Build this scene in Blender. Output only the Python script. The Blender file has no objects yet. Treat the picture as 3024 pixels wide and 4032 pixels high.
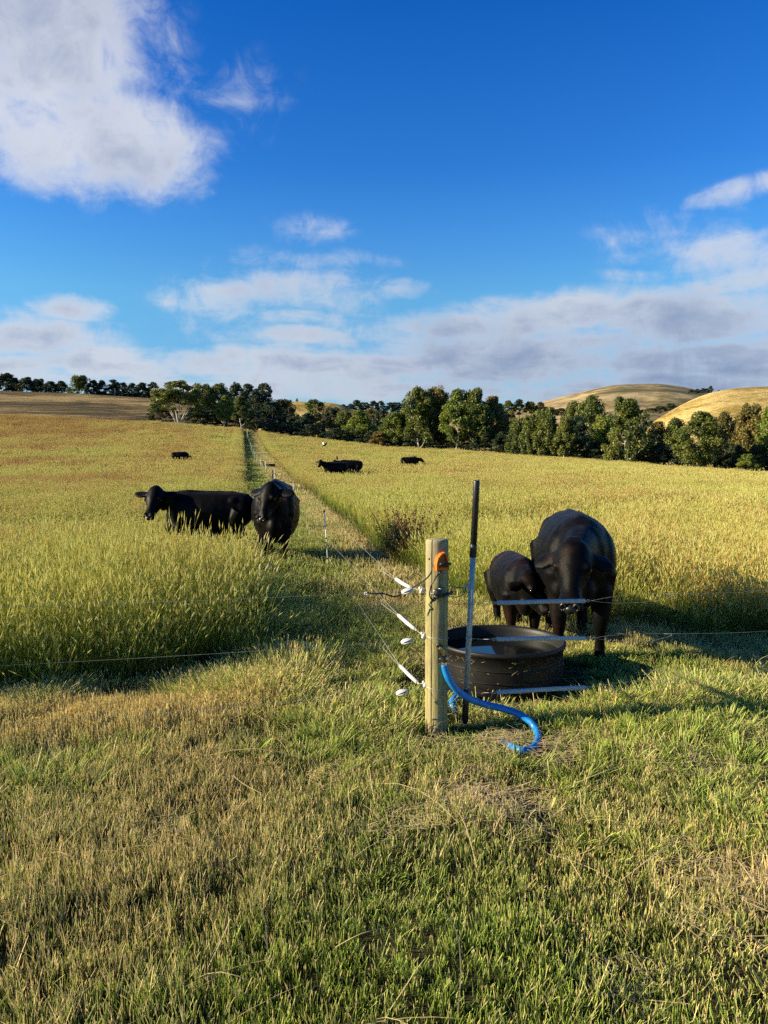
import bpy, bmesh, math, random
import numpy as np
from mathutils import Vector, Matrix, Euler
R = math.radians
sc = bpy.context.scene
COL = sc.collection
rng = np.random.default_rng(7)
random.seed(7)

# ------------------------------------------------------------------ camera
EYE = 1.75
PITCH = R(4.12)
FP = 3000.0                       # focal length in photo pixels
cam = bpy.data.cameras.new("camera")
cam.sensor_fit = 'VERTICAL'; cam.sensor_height = 36.0
cam.lens = 36.0*FP/4032.0
cam.clip_start = 0.05; cam.clip_end = 12000
camo = bpy.data.objects.new("camera", cam); COL.objects.link(camo)
camo.location = (0, 0, EYE); camo.rotation_euler = (R(90)-PITCH, 0, 0)
sc.camera = camo

# ------------------------------------------------------------------ light
SUN_EL, SUN_AZ = R(20), R(7)      # sun low on the left, a little behind the camera
ldir = Vector((math.cos(SUN_EL)*math.cos(SUN_AZ), math.cos(SUN_EL)*math.sin(SUN_AZ), -math.sin(SUN_EL)))
sl = bpy.data.lights.new("sun", 'SUN'); sl.energy = 5.0; sl.angle = R(0.5); sl.color = (1.0, 0.84, 0.57)
so = bpy.data.objects.new("sun", sl); COL.objects.link(so)
so.rotation_euler = ldir.to_track_quat('-Z', 'Y').to_euler()
sc.view_settings.view_transform = 'Standard'; sc.view_settings.look = 'None'
sc.view_settings.exposure = 1.35; sc.view_settings.gamma = 1.0
sc.cycles.max_bounces = 5; sc.cycles.diffuse_bounces = 2; sc.cycles.glossy_bounces = 3
sc.cycles.transmission_bounces = 4; sc.cycles.transparent_max_bounces = 4; sc.cycles.volume_bounces = 0
sc.cycles.caustics_reflective = False; sc.cycles.caustics_refractive = False
sc.cycles.use_adaptive_sampling = True; sc.cycles.adaptive_threshold = 0.015
sc.cycles.use_denoising = False

def ray(px, py):
    v = Vector(((px-1512)/FP, 1.0, (2016-py)/FP))
    c, s = math.cos(PITCH), math.sin(PITCH)
    return Vector((v.x, c*v.y + s*v.z, -s*v.y + c*v.z))
def P(px, py, Y):                  # world point seen at that pixel, Y metres in front
    r = ray(px, py); k = Y/r.y
    return Vector((r.x*k, Y, EYE+r.z*k))

# ------------------------------------------------------------------ world sky
def world():
    w = bpy.data.worlds.new("World"); sc.world = w; w.use_nodes = True
    nt = w.node_tree; N = nt.nodes; L = nt.links; N.clear()
    def nd(t, **k):
        n = N.new(t)
        for a, b in k.items(): setattr(n, a, b)
        return n
    def setin(s, v):
        if isinstance(v, bpy.types.NodeSocket): L.new(v, s)
        else: s.default_value = v
    def M(op, a, b=0.0, c=None, clamp=False):
        n = nd('ShaderNodeMath', operation=op, use_clamp=clamp)
        setin(n.inputs[0], a); setin(n.inputs[1], b)
        if c is not None: setin(n.inputs[2], c)
        return n.outputs[0]
    def rng_(v, a, b, c=0.0, d=1.0):
        n = nd('ShaderNodeMapRange', interpolation_type='SMOOTHSTEP')
        setin(n.inputs[0], v); n.inputs[1].default_value = a; n.inputs[2].default_value = b
        setin(n.inputs[3], c); setin(n.inputs[4], d)
        return n.outputs[0]
    sky = nd('ShaderNodeTexSky', sky_type='NISHITA', sun_disc=False)
    sky.sun_elevation = SUN_EL; sky.sun_rotation = R(270) - SUN_AZ
    sky.altitude = 200; sky.air_density = 1.0; sky.dust_density = 0.3; sky.ozone_density = 3.0
    tc = nd('ShaderNodeTexCoord')
    sep = nd('ShaderNodeSeparateXYZ'); L.new(tc.outputs['Generated'], sep.inputs[0])
    X, Y, Z = sep.outputs
    az = M('ARCTAN2', X, Y); el = M('ARCSINE', Z)
    cm = nd('ShaderNodeCombineXYZ'); L.new(az, cm.inputs[0]); L.new(el, cm.inputs[1])
    tr_ = nd('ShaderNodeValToRGB'); L.new(M('DIVIDE', el, math.pi/2), tr_.inputs[0])
    stops = [(0.0, (.56, .86, 1.10)), (.07, (.58, .96, 1.22)), (.127, (.60, 1.16, 1.38)), (.18, (.38, 1.0, 1.55)), (.223, (.22, .83, 1.55)), (.33, (.07, .66, 1.50)), (.6, (.05, .5, 1.2))]
    while len(tr_.color_ramp.elements) < len(stops): tr_.color_ramp.elements.new(.5)
    for e_, (p_, c_) in zip(tr_.color_ramp.elements, stops): e_.position = p_; e_.color = (c_[0]/1.6, c_[1]/1.6, c_[2]/1.6, 1)
    tint = nd('ShaderNodeMix', data_type='RGBA', blend_type='MULTIPLY'); tint.inputs[0].default_value = 1.0
    L.new(sky.outputs[0], tint.inputs[6]); L.new(tr_.outputs[0], tint.inputs[7])
    bg = nd('ShaderNodeBackground'); bg.inputs[1].default_value = 0.051*1.6
    L.new(tint.outputs[2], bg.inputs[0])
    # warp of the direction so that cloud edges are ragged
    zc = M('ADD', M('MAXIMUM', Z, 0.0), 0.10)
    pl = nd('ShaderNodeCombineXYZ'); L.new(M('DIVIDE', X, zc), pl.inputs[0]); L.new(M('DIVIDE', Y, zc), pl.inputs[1])
    def noise(vec, scale, detail=6, rough=0.55, off=(0, 0, 0), dist=0.0):
        mp = nd('ShaderNodeMapping'); mp.inputs['Location'].default_value = off; L.new(vec, mp.inputs[0])
        n = nd('ShaderNodeTexNoise'); n.inputs['Scale'].default_value = scale; n.inputs['Detail'].default_value = detail
        n.inputs['Roughness'].default_value = rough; n.inputs['Distortion'].default_value = dist
        L.new(mp.outputs[0], n.inputs['Vector']); return n
    wn = noise(cm.outputs[0], 5.0, 4, 0.5)
    wv = nd('ShaderNodeVectorMath', operation='MULTIPLY_ADD')
    L.new(wn.outputs['Color'], wv.inputs[0]); wv.inputs[1].default_value = (0.14, 0.07, 0); 
    sub = nd('ShaderNodeVectorMath', operation='SUBTRACT'); L.new(cm.outputs[0], sub.inputs[0]); sub.inputs[1].default_value = (0.07, 0.035, 0)
    L.new(sub.outputs[0], wv.inputs[2])
    W = wv.outputs[0]
    # cloud bodies: x, y, half width, half height in photo pixels, weight, tilt
    blobs = [(180, 120, 480, 420, 1.0), (420, 520, 440, 260, .95), (560, 660, 300, 130, .9), (120, 420, 420, 260, .8), (200, 600, 430, 190, .85), (620, 250, 260, 260, .42),
             (270, 1212, 210, 55, .9), (150, 1330, 430, 110, 1.0), (420, 1430, 420, 90, 1.0), (60, 1450, 420, 110, .9),
             (900, 1180, 240, 85, .75), (1100, 1130, 260, 90, .68), (1330, 1040, 300, 60, .5), (1130, 1170, 480, 170, .5), (1590, 1160, 170, 50, .58), (1040, 1090, 120, 40, .6),
             (1160, 1265, 260, 45, .62), (1220, 1340, 280, 50, .75), (860, 1420, 330, 70, .9), (1500, 1440, 600, 80, .95), (1900, 1300, 420, 80, .9),
             (2250, 1260, 520, 100, 1.0), (2700, 1250, 560, 160, 1.0), (2000, 1400, 800, 130, 1.0), (2800, 1430, 800, 130, 1.0), (1300, 1530, 1500, 70, .9),
             (2850, 970, 300, 100, .62), (2950, 760, 300, 55, .55), (2900, 1110, 400, 90, .72), (2500, 1100, 260, 40, .5), (1230, 900, 240, 80, .30), (900, 380, 260, 200, .25), (1000, 1250, 420, 150, .42), (1500, 1330, 400, 90, .5), (2700, 930, 520, 170, .40), (2850, 1060, 420, 130, .5),
             (2600, 1530, 900, 80, 1.0), (1250, 1460, 620, 110, .95), (700, 1180, 160, 60, .5)]
    acc = None
    for bx, by, rx, ry, wt in blobs:
        d = ray(bx, by).normalized(); a0 = math.atan2(d.x, d.y); e0 = math.asin(d.z)
        k = 1.0/FP; c_ = math.cos(a0)
        sx = 1/(rx*k*c_*c_*1.0); sy = 1/(ry*k*c_)
        n = nd('ShaderNodeVectorMath', operation='MULTIPLY_ADD'); L.new(W, n.inputs[0])
        n.inputs[1].default_value = (sx, sy, 0); n.inputs[2].default_value = (-a0*sx, -e0*sy, 0)
        ln = nd('ShaderNodeVectorMath', operation='LENGTH'); L.new(n.outputs[0], ln.inputs[0])
        v = rng_(ln.outputs['Value'], 1.45, 0.10, 0.0, wt)
        acc = v if acc is None else M('MAXIMUM', acc, v)
    # clouds elsewhere in the sky, away from the photographed part
    n_far = noise(pl.outputs[0], 0.5, 4, 0.5, (3.3, 8.1, 0))
    away = rng_(Y, 0.62, 0.1)
    acc = M('MAXIMUM', acc, M('MULTIPLY', rng_(n_far.outputs['Fac'], 0.60, 0.72), away))
    det = noise(pl.outputs[0], 2.6, 8, 0.6, (1.7, 0.4, 0), 0.35)
    det2 = noise(cm.outputs[0], 20.0, 9, 0.66, (0.3, 0.9, 0), 0.5)
    mixn = M('ADD', M('MULTIPLY', det.outputs['Fac'], 0.45), M('MULTIPLY', det2.outputs['Fac'], 0.55))
    dens = M('ADD', acc, M('MULTIPLY', M('SUBTRACT', mixn, 0.5), 2.1))
    cov = rng_(dens, 0.10, 0.95)
    cov = M('MULTIPLY', cov, rng_(acc, 0.02, 0.3))
    cov = M('MULTIPLY', cov, 0.9)
    # cloud tone: bright fringes and tops, grey-blue thick bases
    thick = rng_(M('ADD', dens, M('MULTIPLY', M('SUBTRACT', noise(cm.outputs[0], 7.0, 4, 0.5, (5, 2, 0)).outputs['Fac'], 0.5), 1.3)), 0.55, 1.5)
    low = rng_(el, 0.30, 0.08, 0.0, 0.55)
    right = rng_(az, -0.25, 0.30, 0.0, 0.5)
    grey = M('ADD', M('MULTIPLY', thick, 0.55), M('MULTIPLY', low, M('ADD', right, 0.22)), clamp=True)
    cr = nd('ShaderNodeValToRGB'); L.new(grey, cr.inputs[0])
    cr.color_ramp.elements[0].position = 0.0; cr.color_ramp.elements[0].color = (0.72, 0.75, 0.81, 1)
    cr.color_ramp.elements[1].position = 1.0; cr.color_ramp.elements[1].color = (0.19, 0.26, 0.42, 1)
    e = cr.color_ramp.elements.new(0.5); e.color = (0.42, 0.47, 0.60, 1)
    bg2 = nd('ShaderNodeBackground'); L.new(cr.outputs[0], bg2.inputs[0]); bg2.inputs[1].default_value = 0.40
    mx = nd('ShaderNodeMixShader'); L.new(cov, mx.inputs[0]); L.new(bg.outputs[0], mx.inputs[1]); L.new(bg2.outputs[0], mx.inputs[2])
    out = nd('ShaderNodeOutputWorld'); L.new(mx.outputs[0], out.inputs[0])
    w.cycles.sampling_method = 'MANUAL'; w.cycles.sample_map_resolution = 512
world()

# ------------------------------------------------------------------ noise and terrain
def hash2(i, j, s=0):
    h = (i*374761393 + j*668265263 + s*2147483647) & 0xffffffff
    h = ((h ^ (h >> 13))*1274126177) & 0xffffffff
    return ((h ^ (h >> 16)) & 0xffff)/65535.0
def vnoise(x, y, s=0):
    x = np.asarray(x, float); y = np.asarray(y, float)
    i = np.floor(x).astype(np.int64); j = np.floor(y).astype(np.int64)
    fx = x-i; fy = y-j; fx = fx*fx*(3-2*fx); fy = fy*fy*(3-2*fy)
    a = hash2(i, j, s); b = hash2(i+1, j, s); c = hash2(i, j+1, s); d = hash2(i+1, j+1, s)
    return (a*(1-fx)+b*fx)*(1-fy)+(c*(1-fx)+d*fx)*fy
def fbm(x, y, s=0, o=4):
    t = 0; a = 0.5; n = 0
    for k in range(o):
        t = t + a*vnoise(np.asarray(x)*2**k, np.asarray(y)*2**k, s+k); n += a; a *= 0.5
    return t/n

CU = np.array([-4000, -900, 0, 330, 602, 979, 1100, 1500, 2000, 2500, 3024, 3900, 7000])
CY = np.array([1600, 1608, 1634, 1650, 1662, 1690, 1710, 1757, 1788, 1828, 1868, 1900, 1930])
CD = np.array([150, 150, 150, 150, 150, 150, 145, 130, 120, 105, 90, 80, 80])
def crest(x, y):
    u = 1512 + FP*x/np.maximum(y, 1.0)
    u = np.where(y < 1.0, np.where(x < 0, -4000, 7000), u)
    yy = np.interp(u, CU, CY); D = np.interp(u, CU, CD)
    return D, EYE + (1800-yy)/FP*D - 0.55, u
def terrain(x, y):
    x = np.asarray(x, float); y = np.asarray(y, float)
    D, zc, u = crest(x, y)
    t = np.clip((y-10)/(D-10), 0, 1)
    z = zc*t**2.2
    s = np.clip((y-D)/60.0, 0, 1); s = s*s*(3-2*s)
    drop = np.interp(u, [-900, 600, 1100, 1500, 3024], [1.0, 1.5, 7.0, 7.5, 6.5])
    z = z - drop*s
    far = np.clip((y-260)/700.0, 0, 1)
    z = z*(1-far) + (-12)*far
    z = z + (0.035*(fbm(x*1.1, y*1.1, 3, 3)-0.5) + 0.11*(fbm(x*2.3, y*2.3, 13, 2)-0.5))*np.clip(1.5-np.abs(y-5)/20, 0, 1)
    flat = np.exp(-(((x-.8)/1.0)**4+((y-5.3)/1.0)**4)); z = z*(1-flat) - .015*flat
    z = z + 0.35*(fbm(x*0.09, y*0.09, 9, 3)-0.5)*np.clip((y-18)/40, 0, 1)
    return z
def tz(x, y): return float(terrain(np.array([x]), np.array([y]))[0])
def G(px, py):                     # the ground point seen at that pixel
    r = ray(px, py); k = 1.5; prev = k
    while k < 400:
        if EYE + r.z*k < tz(r.x*k, r.y*k): break
        prev = k; k *= 1.01
    for _ in range(18):
        m = (prev+k)/2
        if EYE + r.z*m < tz(r.x*m, r.y*m): k = m
        else: prev = m
    return Vector((r.x*k, r.y*k, tz(r.x*k, r.y*k)))

# ------------------------------------------------------------------ materials
def mat(name):
    m = bpy.data.materials.new(name); m.use_nodes = True
    nt = m.node_tree; nt.nodes.clear()
    out = nt.nodes.new('ShaderNodeOutputMaterial')
    return m, nt, out
def mnode(nt, t, **k):
    n = nt.nodes.new(t)
    for a, b in k.items():
        if a in ('ins',):
            for s, v in b.items():
                if isinstance(v, bpy.types.NodeSocket): nt.links.new(v, n.inputs[s])
                else: n.inputs[s].default_value = v
        else: setattr(n, a, b)
    return n
def ramp(nt, fac, stops):
    n = nt.nodes.new('ShaderNodeValToRGB'); nt.links.new(fac, n.inputs[0])
    cr = n.color_ramp
    while len(cr.elements) < len(stops): cr.elements.new(0.5)
    for e, (p, c) in zip(cr.elements, stops): e.position = p; e.color = (*c, 1)
    return n.outputs[0]
def mixc(nt, f, a, b, bt='MIX'):
    n = nt.nodes.new('ShaderNodeMix'); n.data_type = 'RGBA'; n.blend_type = bt
    for s, v in ((0, f), (6, a), (7, b)):
        if isinstance(v, bpy.types.NodeSocket): nt.links.new(v, n.inputs[s])
        else: n.inputs[s].default_value = v if not isinstance(v, tuple) else (*v, 1)
    return n.outputs[2]
def noise_n(nt, vec, scale, detail=4, rough=0.55, dist=0.0):
    n = mnode(nt, 'ShaderNodeTexNoise', ins={'Scale': scale, 'Detail': detail, 'Roughness': rough, 'Distortion': dist})
    if vec is not None: nt.links.new(vec, n.inputs['Vector'])
    return n.outputs['Fac']
def plain(name, col, rough=0.5, spec=0.4, metal=0.0, var=0.15, scale=25.0, bump=0.0, wear=None):
    m, nt, out = mat(name)
    tc = nt.nodes.new('ShaderNodeTexCoord')
    f = noise_n(nt, tc.outputs['Object'], scale, 6, 0.6)
    lo = tuple(c*(1-var) for c in col); hi = tuple(min(1, c*(1+var)) for c in col)
    c = ramp(nt, f, [(0.3, lo), (0.7, hi)])
    if wear:
        f2 = noise_n(nt, tc.outputs['Object'], wear[2], 8, 0.7)
        mk = mnode(nt, 'ShaderNodeMapRange', ins={0: f2, 1: wear[1], 2: wear[1]+0.08}).outputs[0]
        c = mixc(nt, mk, c, wear[0])
    b = mnode(nt, 'ShaderNodeBsdfPrincipled', ins={'Base Color': c, 'Roughness': rough, 'Specular IOR Level': spec, 'Metallic': metal})
    if bump:
        bn = mnode(nt, 'ShaderNodeBump', ins={'Strength': bump, 'Distance': 0.01, 'Height': f}); nt.links.new(bn.outputs[0], b.inputs['Normal'])
    nt.links.new(b.outputs[0], out.inputs[0])
    return m

def grass_mat(name, low, mid, top, head_a, head_b, alt=None, trans=0.35):
    """low/mid/top: blade colour along its length; head: seed head colours; alt: dry blades"""
    m, nt, out = mat(name)
    at = mnode(nt, 'ShaderNodeAttribute', attribute_type='GEOMETRY', attribute_name='Col')
    sp = nt.nodes.new('ShaderNodeSeparateColor'); nt.links.new(at.outputs['Color'], sp.inputs[0])
    head, rnd, t = sp.outputs
    ti = mnode(nt, 'ShaderNodeAttribute', attribute_type='INSTANCER', attribute_name='tint').outputs['Fac']
    geo = nt.nodes.new('ShaderNodeNewGeometry')
    big = noise_n(nt, geo.outputs['Position'], 0.55, 3)
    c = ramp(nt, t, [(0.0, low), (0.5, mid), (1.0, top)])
    hc = ramp(nt, rnd, [(0.15, head_a), (0.85, head_b)])
    c = mixc(nt, head, c, hc)
    if alt:
        k = mnode(nt, 'ShaderNodeMath', operation='ADD', ins={0: rnd, 1: ti}).outputs[0]
        k = mnode(nt, 'ShaderNodeMapRange', ins={0: k, 1: 0.85, 2: 1.1}).outputs[0]
        ca = mixc(nt, head, ramp(nt, rnd, [(0.0, alt[0]), (1.0, alt[1])]), tuple(min(1, q*1.5) for q in alt[0]))
        ca = mixc(nt, mnode(nt, 'ShaderNodeMapRange', ins={0: t, 1: 0.0, 2: 0.6, 3: 0.75, 4: 0.0}).outputs[0], ca, mid)
        c = mixc(nt, k, c, ca)
    hv = mnode(nt, 'ShaderNodeHueSaturation', ins={'Color': c})
    v = mnode(nt, 'ShaderNodeMapRange', ins={0: rnd, 3: 0.7, 4: 1.3}).outputs[0]
    nt.links.new(v, hv.inputs['Value'])
    hu = mnode(nt, 'ShaderNodeMapRange', ins={0: big, 1: 0.3, 2: 0.7, 3: 0.487, 4: 0.512}).outputs[0]
    nt.links.new(hu, hv.inputs['Hue'])
    d = mnode(nt, 'ShaderNodeBsdfPrincipled', ins={'Base Color': hv.outputs[0], 'Roughness': 0.55, 'Specular IOR Level': 0.25})
    tr = mnode(nt, 'ShaderNodeBsdfTranslucent', ins={'Color': hv.outputs[0]})
    mx = mnode(nt, 'ShaderNodeMixShader', ins={0: trans})
    nt.links.new(d.outputs[0], mx.inputs[1]); nt.links.new(tr.outputs[0], mx.inputs[2])
    nt.links.new(mx.outputs[0], out.inputs[0])
    return m

M_TALL = grass_mat('meadow_grass', (.02, .04, .006), (.09, .145, .012), (.38, .41, .05), (.78, .74, .27), (.44, .41, .10),  # low and mid darkened: shade between the stems painted into the blades
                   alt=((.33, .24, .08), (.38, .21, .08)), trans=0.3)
M_SHORT = grass_mat('mown_blades', (.006, .010, .003), (.045, .09, .010), (.49, .60, .10), (.6, .52, .26), (.5, .4, .18),  # near-black roots, bright tips: shade of the gaps put into blade colour
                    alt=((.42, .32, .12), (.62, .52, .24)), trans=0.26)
M_STRAW = grass_mat('dry_straw', (.42, .33, .16), (.5, .4, .2), (.55, .45, .24), (.5, .4, .2), (.4, .3, .14), trans=0.15)

def soil_mat():
    m, nt, out = mat('pasture_ground')
    geo = nt.nodes.new('ShaderNodeNewGeometry'); p = geo.outputs['Position']
    f = noise_n(nt, p, 7.0, 8, 0.65)
    c = ramp(nt, f, [(0.3, (.015, .014, .006)), (0.5, (.04, .034, .014)), (0.75, (.10, .08, .035))])
    g = noise_n(nt, p, 0.045, 5, 0.6)
    far = ramp(nt, g, [(0.3, (.17, .16, .035)), (0.55, (.26, .22, .06)), (0.8, (.10, .13, .03))])
    sp = nt.nodes.new('ShaderNodeSeparateXYZ'); nt.links.new(p, sp.inputs[0])
    k = mnode(nt, 'ShaderNodeMapRange', ins={0: sp.outputs[1], 1: 30.0, 2: 90.0}).outputs[0]
    c = mixc(nt, k, c, far)
    b = mnode(nt, 'ShaderNodeBsdfPrincipled', ins={'Base Color': c, 'Roughness': 0.95, 'Specular IOR Level': 0.1})
    bn = mnode(nt, 'ShaderNodeBump', ins={'Strength': 0.6, 'Distance': 0.03, 'Height': f}); nt.links.new(bn.outputs[0], b.inputs['Normal'])
    nt.links.new(b.outputs[0], out.inputs[0]); return m
def hill_mat(name, stops, s1, s2, stretch=(1, 1, 1), dark=None):
    m, nt, out = mat(name)
    geo = nt.nodes.new('ShaderNodeNewGeometry')
    mp = mnode(nt, 'ShaderNodeMapping', ins={'Scale': stretch}); nt.links.new(geo.outputs['Position'], mp.inputs[0])
    f = noise_n(nt, mp.outputs[0], s1, 6, 0.65, 0.4); f2 = noise_n(nt, mp.outputs[0], s2, 6, 0.7)
    k = mnode(nt, 'ShaderNodeMath', operation='MULTIPLY_ADD', ins={0: f2, 1: 0.8, 2: -0.40}).outputs[0]
    k = mnode(nt, 'ShaderNodeMath', operation='ADD', ins={0: f, 1: k}).outputs[0]
    c = ramp(nt, k, stops)
    b = mnode(nt, 'ShaderNodeBsdfPrincipled', ins={'Base Color': c, 'Roughness': 0.9, 'Specular IOR Level': 0.1})
    bn = mnode(nt, 'ShaderNodeBump', ins={'Strength': 0.9, 'Distance': 0.8, 'Height': f2}); nt.links.new(bn.outputs[0], b.inputs['Normal'])
    nt.links.new(b.outputs[0], out.inputs[0]); return m

# ------------------------------------------------------------------ object helpers
def tag(o, label=None, cat=None, group=None, kind=None):
    if label: o['label'] = label
    if cat: o['category'] = cat
    if group: o['group'] = group
    if kind: o['kind'] = kind
    return o
def link(name, me, m=None, parent=None, smooth=True):
    o = bpy.data.objects.new(name, me); COL.objects.link(o)
    if m and not me.materials: me.materials.append(m)
    if parent is not None: o.parent = parent
    if smooth and len(me.polygons):
        me.polygons.foreach_set('use_smooth', np.ones(len(me.polygons), bool))
    return o
def empty(name, loc, label, cat, group=None, rz=0):
    o = bpy.data.objects.new(name, None); COL.objects.link(o); o.location = loc; o.rotation_euler = (0, 0, rz)
    o.empty_display_size = 0.1
    return tag(o, label, cat, group)
def mesh_np(name, V, F, nper=4, col=None):
    me = bpy.data.meshes.new(name); V = np.asarray(V, np.float32); F = np.asarray(F, np.int32)
    me.vertices.add(len(V)); me.vertices.foreach_set('co', V.ravel())
    me.loops.add(F.size); me.loops.foreach_set('vertex_index', F.ravel())
    me.polygons.add(len(F)); me.polygons.foreach_set('loop_start', np.arange(0, F.size, nper, dtype=np.int32))
    me.update(calc_edges=True); me.validate()
    if col is not None:
        a = me.color_attributes.new('Col', 'FLOAT_COLOR', 'POINT'); a.data.foreach_set('color', np.asarray(col, np.float32).ravel())
    return me
def spline(pts, n=8):
    pts = [Vector(p) for p in pts]; out = []
    for i in range(len(pts)-1):
        p0 = pts[max(i-1, 0)]; p1 = pts[i]; p2 = pts[i+1]; p3 = pts[min(i+2, len(pts)-1)]
        for k in range(n):
            t = k/n
            out.append(0.5*((2*p1)+(p2-p0)*t+(2*p0-5*p1+4*p2-p3)*t*t+(3*p1-p0-3*p2+p3)*t**3))
    out.append(pts[-1]); return out
def tube_into(bm, pts, rad, seg=10, cap=True):
    """swept circle; rad a number or a list"""
    pts = [Vector(p) for p in pts]; n = len(pts)
    rads = list(rad) if isinstance(rad, (list, tuple)) else [rad]*n
    if len(rads) != n: rads = list(np.interp(np.linspace(0, 1, n), np.linspace(0, 1, len(rads)), rads))
    rings = []; up = None
    for i, p in enumerate(pts):
        t = (pts[min(i+1, n-1)]-pts[max(i-1, 0)])
        if t.length < 1e-9: t = Vector((0, 0, 1))
        t.normalize()
        if up is None:
            up = Vector((0, 0, 1)) if abs(t.z) < 0.9 else Vector((1, 0, 0))
        a = t.cross(up)
        if a.length < 1e-6: a = t.orthogonal()
        a.normalize(); b = a.cross(t).normalized(); up = b
        rings.append([bm.verts.new(p + (a*math.cos(2*math.pi*k/seg)+b*math.sin(2*math.pi*k/seg))*rads[i]) for k in range(seg)])
    for i in range(n-1):
        for k in range(seg):
            bm.faces.new((rings[i][k], rings[i][(k+1) % seg], rings[i+1][(k+1) % seg], rings[i+1][k]))
    if cap:
        bm.faces.new(rings[0][::-1]); bm.faces.new(rings[-1])
    return rings
def bm_mesh(name, fn):
    bm = bmesh.new(); fn(bm)
    bmesh.ops.recalc_face_normals(bm, faces=bm.faces)
    me = bpy.data.meshes.new(name); bm.to_mesh(me); bm.free(); return me
def tube(name, pts, rad, m, parent=None, seg=10):
    return link(name, bm_mesh(name, lambda bm: tube_into(bm, pts, rad, seg)), m, parent)
def ell_into(bm, c, r, rot=None, u=16, v=10):
    c = Vector(c); mt = rot.to_matrix().to_4x4() if isinstance(rot, Euler) else (rot.to_4x4() if rot is not None else Matrix())
    bmesh.ops.create_uvsphere(bm, u_segments=u, v_segments=v, radius=1.0,
                              matrix=Matrix.Translation(c) @ mt @ Matrix.Diagonal((r[0], r[1], r[2], 1)))
def box_into(bm, c, s, rot=None, bevel=0.0):
    mt = rot.to_matrix().to_4x4() if rot is not None else Matrix()
    r = bmesh.ops.create_cube(bm, size=1.0, matrix=Matrix.Translation(Vector(c)) @ mt @ Matrix.Diagonal((s[0], s[1], s[2], 1)))
    if bevel:
        es = list({e for v in r['verts'] for e in v.link_edges})
        bmesh.ops.bevel(bm, geom=es, offset=bevel, segments=2, affect='EDGES', profile=0.5)
def lathe_into(bm, prof, seg=48, c=(0, 0, 0), close=False):
    rings = []
    for r, z in prof:
        rings.append([bm.verts.new((c[0]+r*math.cos(2*math.pi*k/seg), c[1]+r*math.sin(2*math.pi*k/seg), c[2]+z)) for k in range(seg)])
    for i in range(len(prof)-1):
        for k in range(seg):
            bm.faces.new((rings[i][k], rings[i][(k+1) % seg], rings[i+1][(k+1) % seg], rings[i+1][k]))
    return rings
def copy_tree(o, parent=None):
    c = o.copy(); COL.objects.link(c)
    if parent is not None: c.parent = parent
    for ch in list(o.children): copy_tree(ch, c)
    return c

# ------------------------------------------------------------------ ground sheet
def build_ground():
    ys = np.concatenate([np.linspace(-30, -3, 14), np.linspace(-2, 16, 100), 16*np.exp(np.linspace(0, math.log(4500/16), 130))[1:]])
    us = np.linspace(-1, 1, 181)
    V = []
    for y in ys:
        w = max(26.0, abs(y)*0.95+14)
        V.append(np.stack([us*w, np.full_like(us, y)], 1))
    V = np.concatenate(V); z = terrain(V[:, 0], V[:, 1])
    V = np.column_stack([V, z])
    n, m_ = len(ys), len(us)
    i, j = np.meshgrid(np.arange(n-1), np.arange(m_-1), indexing='ij')
    a = (i*m_+j).ravel(); F = np.stack([a, a+1, a+m_+1, a+m_], 1)
    o = link('ground', mesh_np('ground', V, F), soil_mat()); tag(o, kind='structure')
build_ground()

def hill(ridge, front, back, foot, m, seed, name='hill', rough=1.0):
    """ridge: (px, py, distance); the slope comes down towards and away from the viewer"""
    xs = np.array([r[0] for r in ridge], float); yy = np.array([r[1] for r in ridge], float); dd = np.array([r[2] for r in ridge], float)
    u = np.linspace(xs[0], xs[-1], 120)
    from numpy import interp
    ry = interp(u, xs, yy); rd = interp(u, xs, dd)
    k = np.ones(7)/7; ry = np.convolve(np.pad(ry, 3, 'edge'), k, 'valid')
    V = []; S = np.concatenate([np.linspace(-1, 0, 40), np.linspace(0, 1, 16)[1:]])
    for a, b, c in zip(u, ry, rd):
        pr = P(a, b, c)
        sh = []
        for s in S:
            D = c + (front*s if s < 0 else back*s)
            f = math.cos(s*math.pi/2)**1.15
            z = foot + (pr.z-foot)*f
            x = pr.x*(D/c)
            z += rough*(float(fbm(x*0.02, D*0.02, seed, 4))-0.5)*6*(1-f)*f*2
            sh.append((x, D, z))
        V += sh
    n = len(u); m_ = len(S)
    i, j = np.meshgrid(np.arange(n-1), np.arange(m_-1), indexing='ij')
    a = (i*m_+j).ravel(); F = np.stack([a, a+m_, a+m_+1, a+1], 1)
    o = link(name, mesh_np(name, V, F), m); tag(o, kind='structure'); return o
H_BROWN = hill_mat('brown_hill_pasture', [(.38, (.035, .038, .014)), (.46, (.085, .06, .025)), (.54, (.14, .10, .04)), (.62, (.30, .22, .09))], 0.03, 0.35, (0.22, .9, 7))  # brown pasture, stops darkened to stand for cloud shade over the hill
H_GOLD = hill_mat('golden_hill_pasture', [(.36, (.17, .12, .03)), (.5, (.34, .24, .06)), (.64, (.52, .40, .16))], 0.04, 0.5, (0.6, .8, 4))
H_FAR = hill_mat('far_hill_pasture', [(.38, (.10, .09, .04)), (.5, (.22, .17, .08)), (.62, (.38, .30, .16))], 0.012, 0.07, (0.7, 1.4, 2))
hill([(-1300, 1500, 300), (-400, 1528, 300), (0, 1550, 300), (300, 1560, 300), (620, 1580, 300), (900, 1600, 300), (1000, 1640, 300)], 125, 90, 6.0, H_BROWN, 21)
hill([(850, 1600, 470), (1050, 1590, 470), (1180, 1585, 470), (1330, 1592, 470), (1400, 1622, 470), (1560, 1628, 470), (1720, 1630, 470), (1900, 1640, 470), (2150, 1660, 470)], 180, 150, -8.0, H_GOLD, 31)
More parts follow.
